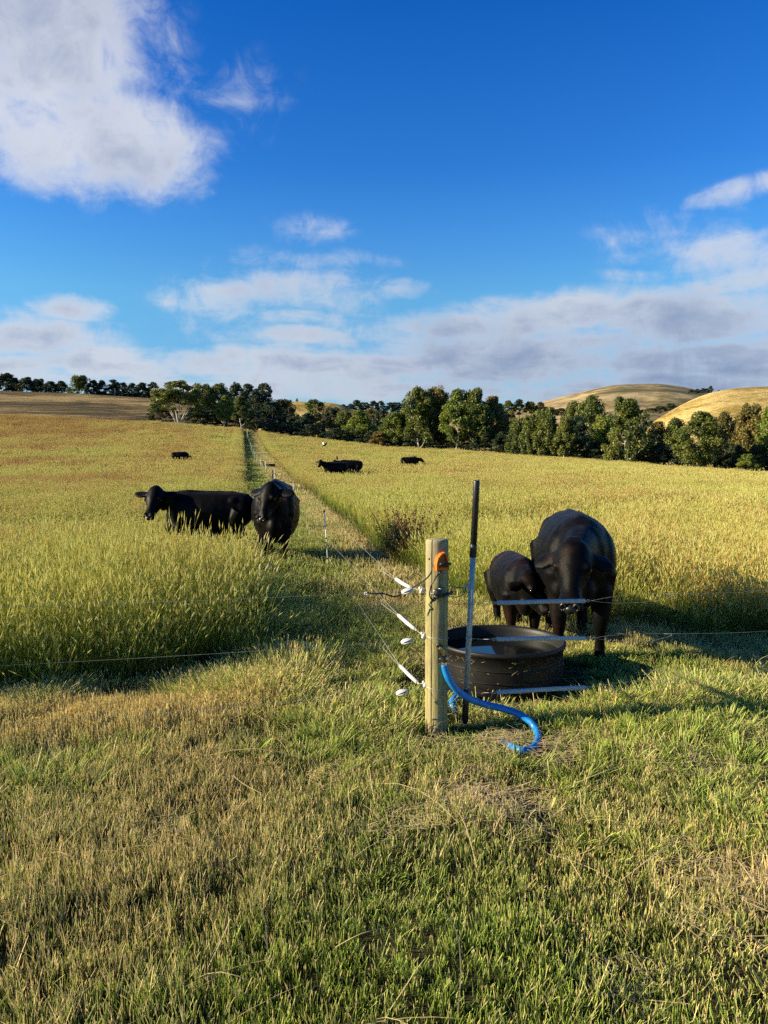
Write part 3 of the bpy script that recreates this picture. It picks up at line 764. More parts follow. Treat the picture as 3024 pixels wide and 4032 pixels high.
def tree_meshes(seed, kind):
    """unit tree: about 10 m high, 6 m wide. kind: gum (upright), spread (wide, many pale limbs), cypress (dense dark), bush"""
    g = np.random.default_rng(seed); rd = random.Random(seed)
    bm = bmesh.new(); tips = []
    if kind == 'spread': H, nb, z0 = 10.0, 9, 0.4
    elif kind == 'gum': H, nb, z0 = 10.0, 11, 2.0
    elif kind == 'bush': H, nb, z0 = 10.0, 7, 0.2
    else: H, nb, z0 = 10.0, 8, 1.0
    lean = Vector((rd.uniform(-.6, .6), rd.uniform(-.4, .4), 0))
    if kind in ('gum', 'cypress'):
        n = 9; pts = [Vector((lean.x*(k/n)**1.5+.18*math.sin(k*1.7+seed), lean.y*(k/n)+.12*math.cos(k*1.3+seed), H*.86*k/n)) for k in range(n+1)]
        pts[0] = Vector((0, 0, -1.0))
        tube_into(bm, spline(pts, 2), [max(.035, .17*(1-k/(2*n+1)*1.0)) for k in range(2*n+1)], 7)
        trunk = pts
        for b in range(nb):
            t = .22+.62*b/nb; p = pts[int(t*n)]; a = b*2.4+seed; L_ = (2.7 if kind == 'gum' else 2.4)*(1.12-t*.62)*rd.uniform(.8, 1.15)
            e = p+Vector((math.cos(a)*L_, math.sin(a)*L_, L_*rd.uniform(.55, .95)))
            mpt = p.lerp(e, .5)+Vector((0, 0, -.15*L_))
            tube_into(bm, spline([p, mpt, e], 3), [.085-.01*q for q in range(7)], 5)
            tips.append(e)
        tips += [pts[-1], pts[-2], pts[-3]]
    else:
        stems = 8 if kind == 'spread' else 5
        for b in range(stems):
            a = b*2*math.pi/stems+rd.uniform(-.3, .3); L_ = rd.uniform(.55, 1.0)
            R_ = 3.1 if kind == 'spread' else 2.2
            e = Vector((math.cos(a)*R_*L_, math.sin(a)*R_*L_, rd.uniform(5.2, 7.6)))
            pts = [Vector((math.cos(a)*.15, math.sin(a)*.15, -1)), Vector((e.x*.28, e.y*.28, 1.3)), Vector((e.x*.62, e.y*.62, 3.4)), e]
            tube_into(bm, spline(pts, 4), [.13-.008*q for q in range(13)], 6)
            for s in range(3):
                k = rd.uniform(.45, .9); p = pts[2].lerp(e, k-.3)
                e2 = p+Vector((rd.uniform(-1.4, 1.4), rd.uniform(-1.4, 1.4), rd.uniform(.8, 2.2)))
                tube_into(bm, [p, p.lerp(e2, .5)+Vector((0, 0, -.1)), e2], [.06, .045, .025], 5); tips.append(e2)
            tips.append(e)
    bmesh.ops.recalc_face_normals(bm, faces=bm.faces)
    tm = bpy.data.meshes.new('trunk'); bm.to_mesh(tm); bm.free()
    # clumps
    cl = []
    def env(zf):                 # half-width of the crown by height
        if kind == 'gum': return 2.9*math.sin(math.pi*min(1, max(0, (zf-.08)/.98))**.80)**.6*(.85+.3*math.sin(zf*9+seed))
        if kind == 'spread': return 4.0*max(0, math.sin(math.pi*(.22+.78*zf)))**.5
        if kind == 'cypress': return 3.0*math.sin(math.pi*min(1, .12+.88*zf))**.5*(.85+.25*math.sin(zf*11+seed*2))
        return 3.4*max(0, math.sin(math.pi*(.25+.72*zf)))**.6
    NC = {'gum': 84, 'spread': 74, 'cypress': 60, 'bush': 55}[kind]
    zlo = {'gum': .20 + .14*((seed*7) % 3)/2, 'spread': .30, 'cypress': .12, 'bush': .04}[kind]
    for k in range(NC):
        zf = zlo+(1-zlo)*g.random()**.85
        w = max(.2, env(zf)); a = g.random()*6.283; r = w*(0.35+.65*g.random()**.5)
        c = np.array([math.cos(a)*r+lean.x*zf, math.sin(a)*r+lean.y*zf, zf*H*.94])
        rad = g.uniform(.36, .82)*(1.0 if kind != 'cypress' else 1.15)
        if kind == 'spread' and zf < .5 and abs(r) < 2.2: continue
        cl.append((c, np.array([rad, rad, rad*g.uniform(.6, .9)])))
    for t in tips: cl.append((np.array(t), np.array([.8, .8, .6])))
    V = []; Cc = []
    nl = {'gum': 150, 'spread': 170, 'cypress': 190, 'bush': 150}[kind]
    for c, r in cl:
        n = nl; d = g.normal(size=(n, 3)); d /= np.linalg.norm(d, axis=1)[:, None]
        lump = 1+.22*np.sin(d[:, 0]*5+c[0]*3)*np.cos(d[:, 2]*6+c[1])
        rr = (0.55+.45*g.random(n)**.5)[:, None]*lump[:, None]
        p = c+d*r*rr
        if kind == 'gum': p[:, 2] -= .25*g.random(n)**2*2
        nn = d*.7+g.normal(size=(n, 3))*.7+np.array([0, 0, .3]); nn /= np.linalg.norm(nn, axis=1)[:, None]
        t1 = np.cross(nn, g.normal(size=(n, 3))); t1 /= np.linalg.norm(t1, axis=1)[:, None]; t2 = np.cross(nn, t1)
        s = (.075+.09*g.random(n))[:, None]
        V.append(np.stack([p-t1*s*1.25, p+t2*s*.7, p+t1*s*1.25, p-t2*s*.7], 1).reshape(-1, 3))
        hue = g.random()*.6+.2
        cc = np.column_stack([np.clip(hue+g.normal(0, .12, n), 0, 1), g.random(n), np.ones(n), np.ones(n)])
        Cc.append(np.repeat(cc, 4, 0))
    V = np.concatenate(V); Cc = np.concatenate(Cc); F = np.arange(len(V)).reshape(-1, 4)
    cm = mesh_np('crown', V, F, 4, Cc)
    return tm, cm
TM = {}
def tree(kind, seed, pxc, ptop, width, pbase, dist, leaf, label, name='gum_tree', group=None, bark=None, cat='tree', zoff=0.0):
    key = (kind, seed, leaf.name)
    if key not in TM:
        tm, cm = tree_meshes(seed, kind)
        tm.materials.append(bark or (M_BARKD if kind in ('cypress', 'bush') else M_BARK)); cm.materials.append(leaf)
        tm.polygons.foreach_set('use_smooth', np.ones(len(tm.polygons), bool))
        TM[key] = (tm, cm)
    tm, cm = TM[key]
    b = P(pxc, pbase, dist); t = P(pxc, ptop, dist)
    h = (t.z-b.z); w = width/FP*dist
    e = empty(name, b, label, cat, group, rz=(seed*1.3+pxc*.7) % 6.28)
    sx = w/6.3 if kind != 'spread' else w/8.4
    e.scale = (sx, sx, h/10.3)
    for nm, me in (('trunk', tm), ('crown', cm)):
        o = bpy.data.objects.new(nm, me); COL.objects.link(o); o.parent = e
    return e

# --- left ridge, far
GL1 = 'dark gum trees along the top of the brown hill at the left'
for i, (x, t, w) in enumerate([(-130, 1462, 110), (-50, 1455, 100), (22, 1462, 95), (62, 1482, 70), (105, 1480, 90), (150, 1484, 80), (200, 1497, 75), (243, 1495, 66)]):
    tree('gum', 40+i % 3, x, t, w, 1562, 300, L_DARK, 'dark lacy gum tree in the row along the top of the brown hill', group=GL1)
tree('gum', 43, 318, 1472, 95, 1572, 290, L_EUC, 'grey-green lacy gum at the left end of the dark pine row on the hill')
GL2 = 'dark pines beside the grey-green gum on the brown hill'
for i, (x, t, w) in enumerate([(368, 1492, 66), (402, 1494, 60), (443, 1490, 66), (485, 1502, 62), (520, 1505, 58), (565, 1503, 72), (605, 1500, 60)]):
    tree('cypress', 50+i % 3, x, t, w, 1575, 292, L_DARK, 'dark dense pine in the row on the brown hill left of the spreading white-limbed gum', name='pine_tree', group=GL2)
GL3 = 'low scrub under the ridge trees'
for i in range(14):
    x = -120+i*58
    tree('bush', 60+i % 2, x, 1541+(i % 3)*4, 90, 1575, 296, L_DARK, 'low dark scrub bush under the ridge trees on the brown hill', name='bush', group=GL3, cat='bush')
# --- the big spreading gum and the group beside it
tree('spread', 3, 704, 1488, 235, 1668, 158, L_EUC, 'wide spreading gum with forked bare white limbs at the near edge of the wood', name='gum_tree')
tree('gum', 44, 798, 1500, 120, 1690, 186, L_EUC, 'tall olive gum directly right of and behind the spreading white-limbed gum')
tree('gum', 45, 862, 1498, 110, 1690, 190, L_EUC, 'olive gum behind the bright green slender tree')
tree('gum', 46, 884, 1545, 82, 1682, 162, L_LIT, 'bright green slender tree with a bare forked trunk at the field edge')
tree('gum', 47, 948, 1548, 100, 1690, 172, L_EUC, 'mid green gum showing thin white stems left of the end of the strip')
tree('cypress', 51, 925, 1500, 120, 1690, 215, L_DARK, 'dark tree rising behind the bright green slender tree')
tree('cypress', 52, 985, 1502, 90, 1690, 225, L_DARK, 'dark conifer left of the flat-topped tall pine', name='pine_tree')
tree('cypress', 53, 1036, 1493, 84, 1650, 240, L_DARK, 'tallest dark pine with a flat layered top, above the end of the strip', name='pine_tree')
tree('cypress', 50, 1010, 1530, 110, 1700, 200, L_DARK, 'dark bushy tree under the flat-topped tall pine')
tree('bush', 61, 1062, 1572, 120, 1720, 185, L_DARK, 'dark rounded tree sloping down right of the tall pine', name='bush', cat='bush')
tree('bush', 60, 640, 1580, 110, 1672, 166, L_DARK, 'low bush at the left foot of the spreading white-limbed gum', name='bush', cat='bush')
tree('bush', 60, 770, 1600, 110, 1688, 175, L_DARK, 'low dark bush at the right foot of the spreading white-limbed gum', name='bush', cat='bush')
GU = 'dark understorey bushes along the foot of the wood'
for i, (x, t, b, d) in enumerate([(835, 1610, 1692, 178), (910, 1610, 1695, 180), (975, 1610, 1700, 180), (1025, 1640, 1715, 170), (1085, 1640, 1730, 165), (1150, 1655, 1745, 160),
                                  (1235, 1665, 1760, 155), (1320, 1680, 1775, 150), (1400, 1690, 1785, 150), (1480, 1690, 1790, 148), (1560, 1700, 1800, 146), (1640, 1700, 1810, 144),
                                  (1730, 1690, 1815, 142), (1810, 1690, 1825, 140), (1900, 1690, 1840, 136), (1990, 1690, 1850, 134), (2080, 1720, 1860, 130), (2170, 1720, 1870, 128),
                                  (2260, 1720, 1880, 126), (2350, 1730, 1885, 124), (2440, 1730, 1890, 122), (2530, 1740, 1900, 118), (2620, 1740, 1905, 116), (2710, 1740, 1910, 114),
                                  (2800, 1740, 1915, 112), (2890, 1740, 1920, 110), (2980, 1740, 1925, 108), (3070, 1740, 1930, 106), (3160, 1740, 1930, 106)]):
    tree('bush', 60+i % 2, x, t, 130, b, d, L_DARK, 'low dark understorey bush in the shade along the foot of the wood', name='bush', group=GU, cat='bush')
# --- valley trees, left to right
V_ = [(1095, 1578, 90, 1735, 200, L_DARK, 'bush', 'dark olive round tree just right of the end of the strip'),
      (1130, 1576, 80, 1740, 215, L_BRN, 'gum', 'small brownish tree against the gold hill right of the strip end'),
      (1172, 1640, 90, 1745, 178, L_DARK, 'bush', 'dark low round tree in front of the gold hill'),
      (1243, 1578, 92, 1745, 190, L_EUC, 'bush', 'round olive tree silhouetted on the gold hill'),
      (1212, 1630, 76, 1760, 176, L_DARK, 'bush', 'dark tree in the dip left of the round olive tree'),
      (1310, 1606, 80, 1760, 180, L_DARK, 'bush', 'dark round tree right of the round olive tree'),
      (1362, 1614, 84, 1770, 176, L_EUC, 'gum', 'grey-green gum left of the bright green young gum'),
      (1418, 1618, 104, 1762, 152, L_LIT, 'gum', 'bright green young gum with a short white trunk above the long cattle pair'),
      (1455, 1612, 90, 1765, 185, L_BRN, 'bush', 'rusty tinged tree right of the bright green young gum'),
      (1505, 1622, 80, 1770, 170, L_DARK, 'bush', 'dark gap-filling tree left of the yellow-green leaning pair'),
      (1560, 1622, 96, 1778, 146, L_LIT, 'gum', 'yellow-green gum leaning beside the first tall gum'),
      (1490, 1700, 70, 1780, 145, L_BRN, 'bush', 'small rusty yellow bush at the field edge under the trees'),
      (1648, 1532, 118, 1778, 142, L_EUC, 'gum', 'tall bronze-green gum with white forked stems, left of the biggest gum'),
      (1702, 1530, 110, 1785, 144, L_BRN, 'gum', 'tall darker gum with ragged top touching the bronze-green gum'),
      (1600, 1600, 90, 1775, 148, L_EUC, 'gum', 'mid-height gum filling the left side of the bronze-green gum'),
      (1725, 1620, 90, 1790, 150, L_DARK, 'bush', 'dark shaded tree between the two tallest gums'),
      (1800, 1540, 120, 1795, 138, L_LIT, 'gum', 'left bright green half of the biggest broad gum behind the steel pole'),
      (1868, 1535, 125, 1797, 138, L_EUC, 'gum', 'broad tall gum with rounded top behind the steel pole'),
      (1935, 1560, 110, 1803, 140, L_BRN, 'gum', 'dark bronze gum on the right shoulder of the broad tall gum'),
      (1980, 1640, 80, 1810, 142, L_DARK, 'bush', 'dark bushy tree right of the broad tall gum'),
      (2000, 1620, 70, 1815, 175, L_BRN, 'bush', 'small rusty tree seen between gums, under the distant grey wood'),
      (2040, 1650, 76, 1818, 130, L_EUC, 'gum', 'small lacy gum with crooked white branches'),
      (2078, 1632, 80, 1825, 128, L_EUC, 'gum', 'grey-green gum with a bright white trunk left of the twin gum'),
      (2150, 1612, 112, 1832, 127, L_EUC, 'gum', 'dense rounded gum with a dark trunk, one of the low cluster'),
      (2120, 1622, 90, 1830, 131, L_LIT, 'gum', 'lighter green gum at the back of the low cluster'),
      (2222, 1645, 92, 1838, 124, L_EUC, 'gum', 'rounded gum at the right end of the low cluster'),
      (2275, 1640, 90, 1845, 150, L_DARK, 'bush', 'dark tree between the low cluster and the bright tall gum'),
      (2330, 1566, 120, 1850, 172, L_EUC, 'gum', 'flat-topped olive gum behind, left of the tallest right-hand gum'),
      (2270, 1590, 100, 1840, 180, L_EUC, 'gum', 'broad olive gum behind the low cluster'),
      (2372, 1640, 90, 1852, 126, L_LIT, 'gum', 'slim yellow-green gum left of the tallest right-hand gum'),
      (2468, 1566, 142, 1858, 118, L_EUC, 'gum', 'tallest right-hand gum with straight white trunk and full crown'),
      (2545, 1660, 80, 1865, 124, L_DARK, 'bush', 'dark tree tucked right of the tallest right-hand gum'),
      (2590, 1665, 100, 1868, 126, L_BRN, 'gum', 'small bronze gum below the gold hill slope'),
      (2655, 1650, 110, 1872, 124, L_EUC, 'gum', 'dark round-topped gum against the gold hill'),
      (2740, 1622, 150, 1878, 106, L_EUC, 'gum', 'broad pale-trunked gum standing forward at the right field edge'),
      (2850, 1630, 100, 1882, 116, L_BRN, 'gum', 'bronze narrow gum right of the broad pale-trunked gum'),
      (2905, 1660, 90, 1885, 118, L_DARK, 'bush', 'dark tree between the bronze narrow gum and the frame-edge gums'),
      (2960, 1598, 120, 1890, 112, L_BRN, 'gum', 'tall bronze-topped gum near the right edge under the gold hill'),
      (3025, 1610, 110, 1892, 108, L_LIT, 'gum', 'green gum cut by the right edge of the view'),
      (2935, 1790, 60, 1882, 98, L_LIT, 'bush', 'small bright green sapling bush at the right field edge'),
      (3110, 1600, 130, 1895, 106, L_EUC, 'gum', 'gum just beyond the right edge of the view'),
      (3210, 1610, 130, 1900, 106, L_DARK, 'gum', 'dark gum well beyond the right edge of the view')]
for i, (x, t, w, b, d, lf, kd, lab) in enumerate(V_):
    tree(kd, (40+(i*7) % 8) if kd == 'gum' else 60+i % 3, x, t-(b-t)*.10, w*1.32, b+14, d, lf, lab, name='gum_tree' if kd == 'gum' else 'bush', cat='tree' if kd == 'gum' else 'bush')
# --- far pines on the middle ridge and the distant woods
GP = 'dark pines behind the middle gold hill'
for i, (x, t, w) in enumerate([(1352, 1590, 46), (1380, 1588, 40), (1404, 1571, 52), (1436, 1578, 44), (1470, 1575, 48), (1503, 1576, 46), (1535, 1582, 44), (1562, 1578, 46), (1592, 1586, 40)]):
    tree('cypress', 50+i % 4, x, t, w*1.15, 1634, 480, L_DARK, 'distant dark pine in the row behind the middle gold hill', name='pine_tree', group=GP)
GD = 'distant grey-green wood between the tall gums'
for i, (x, t, w) in enumerate([(1965, 1585, 55), (2000, 1572, 60), (2045, 1568, 60), (2090, 1576, 58), (2130, 1580, 56), (2170, 1605, 60), (2210, 1605, 60), (1925, 1590, 50)]):
    tree('gum' if i % 2 else 'cypress', (40+i % 4) if i % 2 else 50+i % 3, x, t, w, 1640, 420, L_EUC if i % 2 else L_DARK, 'distant grey-green tree in the wood seen between the tall gums', name='gum_tree', group=GD)
GF = 'tiny trees on the skyline of the gold hill at the right'
for i, (x, t, w) in enumerate([(2722, 1532, 26), (2745, 1530, 26), (2765, 1527, 24), (2782, 1528, 20), (2797, 1518, 24), (2830, 1534, 14), (2848, 1535, 12)]):
    tree('cypress', 50+i % 3, x, t, w*1.1, 1550, 640, L_DARK, 'tiny dark tree on the saddle of the skyline at the right', name='pine_tree', group=GF)
for i, (x, t, w) in enumerate([(2600, 1598, 60), (2560, 1606, 60), (2640, 1585, 50), (2520, 1612, 50)]):
    tree('bush', 60+i % 2, x, t, w, 1625, 700, L_DARK, 'far dark hedge tree in the gap under the pale far hill', name='bush', group='far hedge in the gap under the pale hill', cat='bush')
tree('bush', 60, 2562, 1535, 44, 1562, 1150, L_EUC, 'lone scrub patch on the face of the pale far hill', name='bush', cat='bush')
for i, (x, t, w) in enumerate([(1143, 1572, 18), (1170, 1566, 14), (1232, 1576, 14), (1278, 1582, 12)]):
    tree('gum', 40+i, x, t, w, 1600, 450, L_BRN, 'tiny sparse tree on top of the gold hill beyond the strip', name='gum_tree', group='tiny trees on the middle gold hill')

# ================================================================== cattle
def coat_mat(name, brown=0.25, tone=1.0):
    m, nt, out = mat(name)
    tc = nt.nodes.new('ShaderNodeTexCoord')
    f = noise_n(nt, tc.outputs['Object'], 1.7, 4, 0.6)
    k = mnode(nt, 'ShaderNodeMapRange', ins={0: f, 1: 0.62-brown*.3, 2: 0.80-brown*.2}).outputs[0]
    c = mixc(nt, k, (.0018*tone, .0017*tone, .0017*tone), (.018*tone, .009*tone, .005*tone))
    mp = mnode(nt, 'ShaderNodeMapping', ins={'Scale': (9, 26, 12)}); nt.links.new(tc.outputs['Object'], mp.inputs[0])
    h = noise_n(nt, mp.outputs[0], 6.0, 5, 0.7, 0.8)
    h2 = noise_n(nt, tc.outputs['Object'], 9.0, 3, 0.5, 0.5)
    hh = mnode(nt, 'ShaderNodeMath', operation='ADD', ins={0: h, 1: h2}).outputs[0]
    b = mnode(nt, 'ShaderNodeBsdfPrincipled', ins={'Base Color': c, 'Roughness': 0.45, 'Specular IOR Level': 0.07, 'Sheen Weight': 0.02, 'Sheen Roughness': 0.4})
    bn = mnode(nt, 'ShaderNodeBump', ins={'Strength': 0.28, 'Distance': 0.012, 'Height': hh}); nt.links.new(bn.outputs[0], b.inputs['Normal'])
    nt.links.new(b.outputs[0], out.inputs[0]); return m
COAT = coat_mat('black_coat'); COATB = coat_mat('black_brown_coat', 0.45, 1.15)
M_EYE = plain('wet_eye', (.01, .008, .006), 0.08, 0.8, var=0)
M_NOSE = plain('wet_nose', (.008, .0075, .0075), 0.38, 0.6, var=.2, scale=60, bump=.3)
M_HOOF = plain('hoof_horn', (.012, .010, .008), 0.5, 0.3)

def loft_into(bm, secs, seg=24):
    """secs: (centre, axis, side, ry, rz) -> rings"""
    rings = []
    for c, ax, side, ry, rz in secs:
        ax = Vector(ax).normalized(); side = Vector(side); side = (side-ax*side.dot(ax)).normalized(); up = side.cross(ax); 
        if up.z < 0 and abs(ax.z) < .5: up = -up
        rings.append([bm.verts.new(Vector(c)+side*math.cos(2*math.pi*k/seg)*ry+up*math.sin(2*math.pi*k/seg)*rz) for k in range(seg)])
    for i in range(len(rings)-1):
        for k in range(seg):
            bm.faces.new((rings[i][k], rings[i][(k+1) % seg], rings[i+1][(k+1) % seg], rings[i+1][k]))
    bm.faces.new(rings[0][::-1]); bm.faces.new(rings[-1])

def cow(name, loc, head_ang, scale, label, poll, muz, roll=0.0, feet=None, width=1.0, deep=1.0, coat=None, detail=True, hs=1.0, voxel=.017,
        ear_droop=0.25, tagcol=None, cat='cow', group=None, ear_back=0.2, hips=1.0, legs=1.0, ear_len=1.0):
    """local axes: x forward, y to the animal's left, z up; withers at 1.25 before scaling. poll, muz: local head points"""
    coat = coat or COAT
    feet = feet or {}
    bm = bmesh.new()
    X, Yv = Vector((1, 0, 0)), Vector((0, 1, 0))
    st = [(-.88, .97, .07, .10), (-.84, .97, .17, .20), (-.74, .95, .25, .285), (-.60, .93, .29, .325), (-.42, .90, .31, .36), (-.20, .865, .355, .40),
          (.02, .85, .37, .415), (.22, .86, .345, .41), (.40, .875, .295, .405), (.53, .89, .245, .375), (.64, .90, .18, .31), (.70, .91, .10, .2)]
    secs = []
    for x, zc, ry, rz in st:
        top = zc+rz; rz2 = rz*deep; secs.append(((x, 0, top-rz2), X, Yv, ry*width, rz2))
    loft_into(bm, secs)
    # hips, shoulders, spine
    for s in (-1, 1):
        ell_into(bm, (-.52, s*.17*width, 1.08), (.14*hips, .10, .11))
        ell_into(bm, (-.66, s*.15*width, .92), (.20, .14*width, .26))
        ell_into(bm, (.42, s*.19*width, .86), (.17, .115*width, .30))
        ell_into(bm, (.47, s*.17*width, .66), (.12, .10*width, .16))
    tube_into(bm, [(-.78, 0, 1.20), (-.5, 0, 1.235), (0, 0, 1.245), (.3, 0, 1.262), (.5, 0, 1.235)], [.03, .045, .04, .05, .05], 10)
    ell_into(bm, (.60, 0, .66-.05*(deep-1)*8), (.16, .115*width, .17))
    # neck
    poll = Vector(poll); muz = Vector(muz)
    hd = (muz-poll); hl = hd.length; hd.normalize()
    nb = Vector((.46, 0, .98)); ne = poll-hd*0.02+hd*.10+Vector((-.10, 0, 0))*0
    def neckpt(t):
        a = nb; b = Vector((.66, 0, 1.06))*.5+(nb+poll)*.25; c = ne
        return a*(1-t)**2+b*2*t*(1-t)+c*t*t
    pts = [neckpt(t/6) for t in range(7)]
    secs = []
    for i, p in enumerate(pts):
        ax = pts[min(i+1, 6)]-pts[max(i-1, 0)]; t = i/6
        side = Yv
        secs.append((p-Vector((0, 0, .02)), ax, side, (.20-.105*t)*width**.5, .30-.19*t))
    loft_into(bm, secs, 18)
    # head
    fn = Vector((0, 1, 0)).cross(hd); 
    fwd = Vector((1, 0, 0))
    side = hd.cross(Vector((0, 0, 1)))
    if side.length < .15: side = Vector((0, -1, 0))
    side.normalize(); side = Matrix.Rotation(roll, 3, hd) @ side
    nrm = side.cross(hd).normalized()              # forehead normal
    if nrm.z < 0 and nrm.x < 0: nrm = -nrm
    if nrm.dot(Vector((1, 0, 1))) < 0: nrm = -nrm
    S = hs
    hsx = [(-.05, .07, .07, -.01), (.0, .118, .12, -.02), (.07, .135, .14, -.035), (.15, .138, .145, -.045), (.22, .120, .135, -.05), (.30, .086, .110, -.045), (.37, .074, .088, -.035),
           (.43, .086, .082, -.03), (.475, .092, .074, -.03), (.505, .072, .055, -.032)]
    secs = []
    k_ = hl/.50
    for a, ry, rz, off in hsx:
        secs.append((poll+hd*a*k_*S+nrm*off*S, hd, side, ry*S, rz*S))
    loft_into(bm, secs, 20)
    ell_into(bm, poll+nrm*.02*S-hd*.02, (.07*S, .07*S, .06*S))          # poll knob
    jaw = poll+hd*.20*k_*S-nrm*.13*S; tube_into(bm, [jaw, poll+hd*.34*k_*S-nrm*.115*S, poll+hd*.46*k_*S-nrm*.08*S], [.075*S, .05*S, .045*S], 10)
    for s in (-1, 1):
        ell_into(bm, poll+hd*.185*k_*S+side*s*.105*S+nrm*.035*S, (.036*S,)*3)      # brow
        ell_into(bm, poll+hd*.475*k_*S+side*s*.048*S+nrm*.022*S, (.032*S,)*3)      # nostril wing
    # ears
    for s in (-1, 1):
        base = poll+hd*.055*S+side*s*.115*S-nrm*.035*S
        up_ = -hd*.35+Vector((0, 0, .4))
        dirv = (side*s*1.0 - nrm*ear_back - Vector((0, 0, 1))*ear_droop*.6 + hd*0.0).normalized()
        wv_ = (hd*.9+nrm*.15); wv_ = (wv_-dirv*wv_.dot(dirv)).normalized(); tv = dirv.cross(wv_)
        mt = Matrix((dirv, wv_, tv)).transposed()
        prof = [(-.02, .04, .04), (.04*ear_len, .055, .034), (.09*ear_len, .076, .026), (.15*ear_len, .080, .022), (.20*ear_len, .062, .020), (.24*ear_len, .03, .018)]
        secs = [(base+dirv*a*S, dirv, wv_, w_*S, t_*S) for a, w_, t_ in prof]
        loft_into(bm, secs, 12)
    # legs
    lg = {'fl': (.43, 1, 'f'), 'fr': (.43, -1, 'f'), 'rl': (-.62, 1, 'r'), 'rr': (-.62, -1, 'r')}
    hoofs = []
    for key, (x, s, kd) in lg.items():
        dx, dy = feet.get(key, (0, 0)); w = width**.6
        if kd == 'f':
            pts = [(x+.02, s*.18*w, .80), (x+.0+dx*.15, s*.18*w+dy*.15, .60), (x+.035+dx*.55, s*.165*w+dy*.55, .37), (x+.02+dx*.75, s*.16*w+dy*.75, .24), (x+.01+dx*.95, s*.16*w+dy*.95, .10), (x+.03+dx, s*.16*w+dy, .035)]
            rr = [.13, .095, .062, .044, .046, .05]
        else:
            pts = [(x-.02, s*.19*w, .92), (x+.10+dx*.2, s*.19*w+dy*.2, .66), (x-.04+dx*.5, s*.17*w+dy*.5, .44), (x-.055+dx*.7, s*.165*w+dy*.7, .36), (x+.0+dx*.92, s*.16*w+dy*.92, .11), (x+.03+dx, s*.16*w+dy, .035)]
            rr = [.18, .135, .066, .055, .047, .05]
        sp_ = spline(pts, 4); rs = []
        for i in range(len(sp_)):
            q = i/4; a = int(min(q, len(rr)-2)); rs.append((rr[a]+(rr[a+1]-rr[a])*min(1, q-a))*legs)
        tube_into(bm, sp_, rs, 12)
        hoofs.append(Vector(pts[-1]))
    bmesh.ops.recalc_face_normals(bm, faces=bm.faces)
    me = bpy.data.meshes.new('body0'); bm.to_mesh(me); bm.free()
    tmp = bpy.data.objects.new('tmp', me); COL.objects.link(tmp)
    md = tmp.modifiers.new('r', 'REMESH'); md.mode = 'VOXEL'; md.voxel_size = voxel; md.use_smooth_shade = True
    md = tmp.modifiers.new('s', 'SMOOTH'); md.factor = 0.6; md.iterations = 4 if detail else 2
    dg = bpy.context.evaluated_depsgraph_get()
    me2 = bpy.data.meshes.new_from_object(tmp.evaluated_get(dg)); bpy.data.objects.remove(tmp); bpy.data.meshes.remove(me)
    me2.name = 'body'
    # loose skin folds and uneven coat outline
    co = np.empty(len(me2.vertices)*3, np.float32); me2.vertices.foreach_get('co', co); co = co.reshape(-1, 3)
    no = np.empty(len(me2.vertices)*3, np.float32); me2.vertex_normals.foreach_get('vector', no); no = no.reshape(-1, 3)
    dsp = (fbm(co[:, 0]*7+co[:, 1]*3, co[:, 2]*7+co[:, 1]*4, 91, 3)-.5)*.016
    co = co+no*dsp[:, None]; me2.vertices.foreach_set('co', co.astype(np.float32).ravel())
    e = empty(name, loc, label, cat, group, rz=head_ang); e.scale = (scale,)*3
    me2.materials.clear(); link('body', me2, coat, e)
    if detail:
        for s in (-1, 1):
            def eye(bm, s=s): ell_into(bm, poll+hd*.195*k_*S+side*s*.116*S+nrm*.018*S, (.021*S,)*3)
            link('eye', bm_mesh('eye', eye), M_EYE, e)
        def nose(bm):
            for s in (-1, 1):      # a wet rim round each nostril
                c = poll+hd*.507*k_*S+side*s*.044*S+nrm*.022*S
                q = [c+(side*math.cos(a)*.017+ (nrm-hd*.6).normalized()*math.sin(a)*.026)*S+hd*.006*S for a in [i*math.pi/7 for i in range(13)]]
                tube_into(bm, q, .0085*S, 8)
            ell_into(bm, poll+hd*.505*k_*S-nrm*.012*S, (.045*S, .045*S, .04*S), u=14, v=10)
        link('nose', bm_mesh('nose', nose), M_NOSE, e)
        def tail(bm):
            tube_into(bm, spline([(-.86, 0, 1.12), (-.93, 0, 1.02), (-.95, .02, .78), (-.94, .03, .5), (-.93, .03, .3)], 4), [.035-.0012*i for i in range(17)], 8)
            tube_into(bm, spline([(-.94, .03, .5), (-.935, .035, .38), (-.93, .03, .25), (-.92, .02, .14)], 3), [.02, .03, .042, .05, .052, .048, .038, .025, .006], 8)
        link('tail', bm_mesh('tail', tail), coat, e)
        for h in hoofs:
            def hf(bm, h=h):
                for s in (-1, 1):
                    lathe_into(bm, [(.001, -.005), (.036, -.005), (.034, .02), (.028, .05), (.001, .052)], 14, (h.x+.012, h.y+s*.019, 0))
            link('hoof', bm_mesh('hoof', hf), M_HOOF, e)
        if tagcol:
            base = poll+hd*.055*S+side*(-1)*.20*S-nrm*.05*S-Vector((0, 0, .03))
            def et(bm): box_into(bm, base+Vector((.02, 0, -.05)), (.006, .05, .06), bevel=.002)
            o = link('ear_tag', bm_mesh('ear_tag', et), tagcol, e, smooth=False); o['label'] = 'dull red ear tag'
    return e
M_TAGR = plain('red_tag', (.25, .01, .03), 0.4)

def face(dx, dy): return math.atan2(dy, dx)
